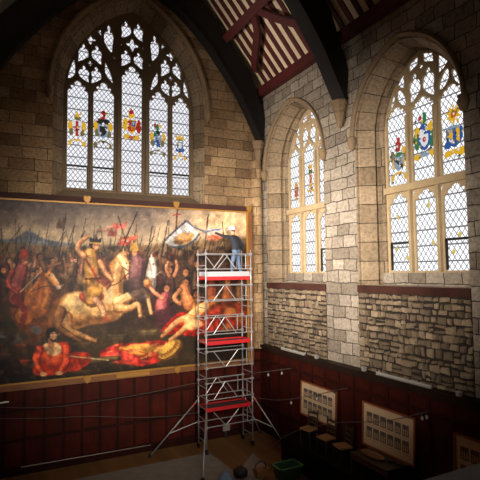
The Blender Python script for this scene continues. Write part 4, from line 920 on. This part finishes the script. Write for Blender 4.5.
# ------------------------------------------------------------------ right-hand side: dais, pictures, chairs
m = MB(); m.box((-1.2, -3.3, 0), (-0.2, -12.5, 0.85)); m.box((-1.24, -3.26, .84), (-0.2, -12.5, .9)); tag(m.build('dais', wood('dais_oak', (15, 11, 9), .5, 'y')), kind='structure')
PFR = plain('oak_picture_frame', (132, 70, 38), 0.45, 0, .25, 5); MOUNT = plain('cream_mount', (196, 168, 134), .8, 0, .05); PHOTO = plain('photo_print', (84, 74, 66), .6, 0, .7, 16); PHO2 = plain('photo_border', (168, 142, 112), .8)
def board(u0, u1, z0, z1, tilt, label, cols):
    o = thing('picture_board', (-.21, -(u0 + u1) / 2, z0), label, 'picture', 'framed group photographs along the panelling')
    f = lambda u, v, w: PR(u, v, .21 + w + tilt * (z1 - v))
    def bx(m, ua, ub, va, vb, wa, wb): return m.prism([(ua, va), (ub, va), (ub, vb), (ua, vb)], f, wa, wb)
    m = MB(); t = .05; bx(m, u0, u1, z0, z0 + t, 0, .06); bx(m, u0, u1, z1 - t, z1, 0, .06); bx(m, u0, u0 + t, z0 + t, z1 - t, 0, .06); bx(m, u1 - t, u1, z0 + t, z1 - t, 0, .06); m.build('frame', PFR, o)
    m = MB(); bx(m, u0 + t, u1 - t, z0 + t, z1 - t, .005, .03); m.build('mount', MOUNT, o)
    H = z1 - z0; L = u1 - u0 - .36
    for r_ in range(2):
        va = z0 + H * (.55 if r_ == 0 else .22); vb = va + H * .24
        for c in range(cols):
            ua = u0 + .18 + L * c / cols; ub = ua + L / cols * .82
            m = MB(); bx(m, ua, ub, va, vb, .03, .034); ph = m.build('photograph', PHOTO, o)
            m = MB()
            for q in range(3):
                uu = ua + (ub - ua) * (.22 + .28 * q); bx(m, uu - .02, uu + .02, va + .03, va + H * .15, .034, .036)
            m.build('figures', PHO2, ph)
        m = MB(); bx(m, u0 + .22, u1 - .22, va - H * .05, va - H * .035, .03, .032); m.build('caption_strip', PHO2, o)
    return o
board(3.25, 5.33, 1.52, 2.74, .05, 'framed board of small group photographs nearest the corner, behind the wooden chairs', 6)
board(6.6, 8.68, 1.46, 2.76, .05, 'middle framed photograph board between the chairs and the dark gallery rail', 6)
board(9.9, 11.98, 1.46, 2.76, .05, 'framed photograph board cut off by the right edge of the photo', 6)

OAK = plain('dark_oak', (52, 40, 26), .5, 0, .3, 8); RUSH = plain('rush_seat', (150, 112, 66), .8, 0, .3, 25, .3)
def chair(loc, rz, label):
    o = thing('ladder_back_chair', loc, label, 'chair', 'wooden chairs on the dais'); o.rotation_euler.z = rz
    def P(m, name, mat, sm=False, par=None): q = link(name, m.mesh(name), mat, None, None, sm); q.parent = par or o; return q
    m = MB(); m.box((-.22, -.23, .42), (.22, .23, .47)); P(m, 'seat', RUSH)
    for sx in (-1, 1):
        m = MB(); m.tube([(-.2, sx * .21, 0), (-.2, sx * .21, .44)], .02); P(m, 'leg', OAK)
        m = MB(); m.tube([(.2, sx * .2, 0), (.2, sx * .2, .45), (.26, sx * .2, 1.05)], .021); P(m, 'leg', OAK)
        m = MB(); m.tube([(-.2, sx * .21, .2), (.2, sx * .2, .2)], .013); P(m, 'stretcher', OAK)
    for z in (.6, .76, .93):
        x = .2 + .06 * (z - .45) / .6; m = MB(); m.prism([(-.2, z - .035), (.2, z - .035), (.2, z + .03), (0, z + .06), (-.2, z + .03)], lambda u, v, w: (x + w, u, v), -.01, .01); P(m, 'back_slat', OAK)
    return o
def copy_tree(o, loc, rz, label):
    c = o.copy(); COL.objects.link(c); c.location = loc; c.rotation_euler.z = rz; c['label'] = label
    for ch in o.children:
        d = ch.copy(); COL.objects.link(d); d.parent = c
    return c
c1 = chair((-.72, -4.35, .9), R(14), 'wooden chair with tan seat overlapping the corner photograph board, farthest back of three')
copy_tree(c1, (-.74, -5.35, .9), R(4), 'wooden chair with tan seat, middle of the three below the photograph boards')
copy_tree(c1, (-.76, -6.2, .9), R(-8), 'wooden chair with tan seat nearest the side table, in front of its two fellows')
# small table with an oval tray
tb = thing('side_table', (-.78, -7.75, .9), 'dark wooden side table below the middle photograph board', 'table')
m = MB(); m.box((-1.15, -8.5, 1.44), (-.4, -7.0, 1.49)); m.build('table_top', OAK, tb)
for x in (-1.1, -.45):
    for y in (-8.45, -7.05): m = MB(); m.box((x - .035, y - .035, .9), (x + .035, y + .035, 1.44)); m.build('leg', OAK, tb)
m = MB(); m.box((-1.12, -8.46, 1.3), (-.43, -7.04, 1.44)); m.build('apron', plain('red_oak', (70, 34, 22), .5), tb)
tr = thing('oval_tray', (-.78, -7.55, 1.49), 'shallow brown oval tray on the dark side table', 'tray')
m = MB(); n = 24
m.v = [(-.78 + a * math.cos(2 * math.pi * k / n) * .55, -7.55 + a * math.sin(2 * math.pi * k / n), 1.49 + z) for a, z in ((.26, 0), (.36, .05), (.34, .05), (.25, .015)) for k in range(n)]
m.v = [(x, -7.55 + (y + 7.55) * 1.25, z) for x, y, z in m.v]
m.f = [(i * n + k, i * n + (k + 1) % n, (i + 1) * n + (k + 1) % n, (i + 1) * n + k) for i in range(3) for k in range(n)] + [tuple(range(n)), tuple(3 * n + k for k in range(n))]
m.build('dish', plain('tray_brown', (128, 84, 50), .4), tr)
m = MB(); m.tube([(-.6, -8.42, 1.52), (-.56, -8.2, 1.52), (-.72, -8.05, 1.52)], .03)
tag(m.build('dark_hose', plain('hose', (52, 54, 60), .4), None, origin=(-.6, -8.2, 1.49)), 'short dark grey curved hose beside the oval tray', 'hose')

# ------------------------------------------------------------------ ledge clutter
LW = plain('ledge_white', (150, 144, 136), .4, 0, .05)
def strip(u0, u1, label, x=-.24):
    t = thing('strip_light', (x, -(u0 + u1) / 2, 3.68), label, 'light fitting', 'strip lights lying on the panelling ledge')
    m = MB(); m.box((x - .035, -u0, 3.68), (x + .035, -u1, 3.72)); m.build('housing', LW, t)
    m = MB(); m.tube([(x, -u0 - .06, 3.74), (x, -u1 + .06, 3.74)], .022); m.build('tube', plain('tube_white', (176, 172, 168), .3), t)
    for u in (u0, u1 - .06): m = MB(); m.box((x - .035, -u, 3.72), (x + .035, -u - .06, 3.77)); m.build('end_cap', WHITE, t)
strip(7.25, 9.25, 'long white strip light on the ledge below the larger window')
strip(1.9, 3.5, 'short strip light on the ledge near the corner scaffold')
for u, lab in ((4.25, 'small white box on the ledge beside the short strip light'), (6.7, 'small white box on the ledge left of the long strip light'), (10.1, 'small white box on the ledge near the right edge')):
    b = thing('junction_box', (-.24, -u, 3.68), lab, 'box', 'white boxes on the ledge')
    m = MB(); m.box((-.30, -u - .055, 3.68), (-.19, -u + .055, 3.78)); m.build('box_body', LW, b)
    m = MB(); m.box((-.31, -u - .065, 3.78), (-.18, -u + .065, 3.795)); m.build('lid', WHITE, b)

# ------------------------------------------------------------------ festoon cables with bulbs
CAB = plain('festoon_cable', (84, 78, 74), .6); BULB = plain('bulb_glass', (170, 164, 156), .2, 0, .03); SOCK = plain('lamp_socket', (50, 46, 44), .5)
def festoon(name, pts, label, bulbs):
    P = smooth_open(pts, 8); o = thing(name, pts[0], label, 'cable', 'festoon cables strung across the hall')
    m = MB(); m.tube(P, .0095, 6); m.build('cable', CAB, o)
    for t in bulbs:
        p = Vector(P[int(t * (len(P) - 1))])
        m = MB(); m.lathe(p + Vector((0, 0, -.09)), [(.012, .09), (.024, .08), (.024, 0)], 8); b = m.build('bulb_holder', SOCK, o)
        m = MB(); m.lathe(p + Vector((0, 0, -.2)), [(.005, 0), (.04, .02), (.042, .05), (.035, .09), (.022, .115)], 10); m.build('bulb', BULB, b, smooth=True)
festoon('festoon_cable', [(-10.9, -.5, 2.55), (-9.0, -.62, 2.28), (-7.49, -.7, 2.27), (-5.5, -.66, 2.32), (-3.6, -.62, 2.45), (-1.6, -.9, 2.62), (-.25, -2.6, 3.05)], 'thin cable crossing low under the painting, upper of two lines on the back panelling', (.93, .97))
festoon('festoon_cable', [(-10.9, -.6, 2.2), (-9.0, -.7, 1.95), (-7.49, -.8, 1.82), (-5.4, -.8, 1.48), (-3.37, -.62, 1.32), (-1.4, -.6, 1.62), (-.6, -2.6, 1.9), (-.25, -5.9, 3.0)], 'thin cable crossing low under the painting, lower of two lines on the back panelling', (.88, .93, .97))
festoon('festoon_cable', [(-1.9, -3.2, .3), (-1.3, -4.0, 1.15), (-.8, -5.7, 1.9), (-.5, -7.8, 2.5), (-.25, -9.2, 3.1)], 'thin cable rising past the chairs towards the right-hand photograph board', (.94, .98))

# ------------------------------------------------------------------ floor things
m = MB(); m.add([(-9.6, -1.35, .008), (-3.2, -1.35, .008), (-3.0, -6, .008), (-9.6, -6, .008), (-9.6, -1.35, .0), (-3.2, -1.35, .0), (-3.0, -6, .0), (-9.6, -6, .0)], [(0, 3, 2, 1), (0, 1, 5, 4), (1, 2, 6, 5), (2, 3, 7, 6), (3, 0, 4, 7)])
tag(m.build('floor_covering', plain('grey_sheeting', (132, 130, 124), .8, 0, .35, 3), None, origin=(-6.3, -3.6, 0)), 'large grey protective sheet on the floor left of the scaffold', 'floor sheet')
gc = thing('plastic_crate', (-1.8, -4.62, 0), 'open green plastic crate on the floor right of the grey board', 'crate')
GRN = plain('green_plastic', (48, 92, 54), .45, 0, .1)
def trough(u, v, z0, z1, w0, d0, w1, d1, t, name, mat, par):
    m = MB(); vs = []
    for (w_, d_, z) in ((w0, d0, z0), (w1, d1, z1), (w1 - t, d1 - t, z1), (w0 - t, d0 - t, z0 + t)): vs += [(u + sx * w_, v + sy * d_, z) for sx, sy in ((-1, -1), (1, -1), (1, 1), (-1, 1))]
    fs = [(3, 2, 1, 0), (12, 13, 14, 15)] + [(4 * k + i, 4 * k + (i + 1) % 4, 4 * k + 4 + (i + 1) % 4, 4 * k + 4 + i) for k in range(3) for i in range(4)]
    m.add(vs, fs); return m.build(name, mat, par)
trough(-1.8, -4.62, 0, .42, .34, .22, .41, .28, .03, 'tub', GRN, gc)
m = MB(); 
for a, b in (((-2.26, -4.93), (-1.34, -4.89)), ((-2.26, -4.35), (-1.34, -4.31)), ((-2.26, -4.93), (-2.21, -4.31)), ((-1.39, -4.93), (-1.34, -4.31))): m.box((*a, .40), (*b, .44))
m.build('rim', plain('green_rim', (92, 138, 98), .4), gc)
m = MB(); m.add([(-1.85, -2.3, .02), (-3.5, -4.0, .03), (-2.9, -4.7, .05), (-2.0, -3.8, .04), (-1.85, -2.3, .06), (-3.5, -4.0, .06), (-2.9, -4.7, .09), (-2.0, -3.8, .08)], [(0, 1, 2, 3), (7, 6, 5, 4), (0, 4, 5, 1), (1, 5, 6, 2), (2, 6, 7, 3), (3, 7, 4, 0)])
tag(m.build('dust_board', plain('grey_board', (138, 132, 130), .7, 0, .15), None, origin=(-2.5, -3.6, 0)), 'pale grey pointed board lying on the floor beside the green crate', 'board')
bk = thing('wicker_basket', (-2.62, -4.28, .08), 'small tan wicker basket on the grey board beside the green crate', 'basket')
trough(-2.62, -4.28, .09, .34, .17, .13, .22, .17, .03, 'basket_body', plain('wicker', (160, 116, 70), .8, 0, .4, 40, .5), bk)
m = MB(); m.tube([(-2.84, -4.28, .33), (-2.78, -4.26, .5), (-2.62, -4.25, .57), (-2.46, -4.26, .5), (-2.4, -4.28, .33)], .02); m.build('handle', OAK, bk)
bg = thing('cloth_bag', (-3.78, -4.0, 0), 'pale blue cloth bag on the floor at the bottom edge beside the scaffold leg', 'bag')
m = MB(); m.lathe((-3.78, -4.0, 0), [(.12, 0), (.2, .04), (.22, .14), (.17, .25), (.07, .31), (.09, .36)], 12); m.build('bag_body', plain('blue_cloth', (120, 150, 180), .9, 0, .3, 12, .4), bg, smooth=True)
dk = thing('tool_bag', (-3.2, -3.95, .09), 'black tool bag on the floor between the blue bag and the basket', 'bag')
m = MB(); m.lathe((-3.2, -3.95, .09), [(.14, 0), (.24, .03), (.24, .2), (.14, .27), (.04, .28)], 10); m.build('bag_body', RUBR, dk, smooth=True)
m = MB(); m.tube([(-3.3, -3.95, .3), (-3.28, -3.95, .42), (-3.12, -3.95, .42), (-3.1, -3.95, .3)], .014); m.build('handle', RUBR, dk)
fl = thing('floor_lamp_box', (-1.95, -.22, 0), 'small cream lamp box standing at the foot of the panelling behind the scaffold', 'lamp box')
m = MB(); m.box((-2.1, -.16, .3), (-1.8, -.3, .55)); m.build('lamp_head', LW, fl)
m = MB(); m.box((-2.0, -.16, 0), (-1.9, -.24, .3)); m.build('stand', SOCK, fl)
pp = MB(); pp.tube([(-9.6, -.142, .27), (-7.4, -.142, .25), (-5.1, -.142, .23)], .022); tag(pp.build('heating_pipe', plain('pipe_grey', (120, 104, 92), .4, .4), None, origin=(-7.4, -.2, .16)), 'thin pale pipe running along the foot of the back panelling', 'pipe')
pp = MB(); pp.tube([(-10.6, -.22, 2.5), (-10.02, -.22, 2.52)], .03); pp.box((-10.45, -.12, 2.47), (-10.4, -.22, 2.53)); tag(pp.build('wall_bar', plain('bar_silver', (196, 190, 182), .35, .4), None, origin=(-10.3, -.2, 2.5)), 'short silver bar on the panelling at the left edge of the photo', 'bar')  # plain metal bar on the panelling, use unknown

# ------------------------------------------------------------------ gallery front nearest the camera
m = MB(); m.box((HW + .02, -17.2, 6.08), (-.25, -17.34, 6.2)); m.box((HW + .02, -17.22, 5.2), (-.25, -17.32, 6.08))
gl = tag(m.build('gallery_rail', plain('dark_oak_rail', (112, 110, 112), .6, 0, .3, 6)), kind='structure')
m = MB(); m.box((HW + .02, -17.3, 5.0), (-.25, -19.95, 5.2)); tag(m.build('gallery_floor', ROOFW), kind='structure')
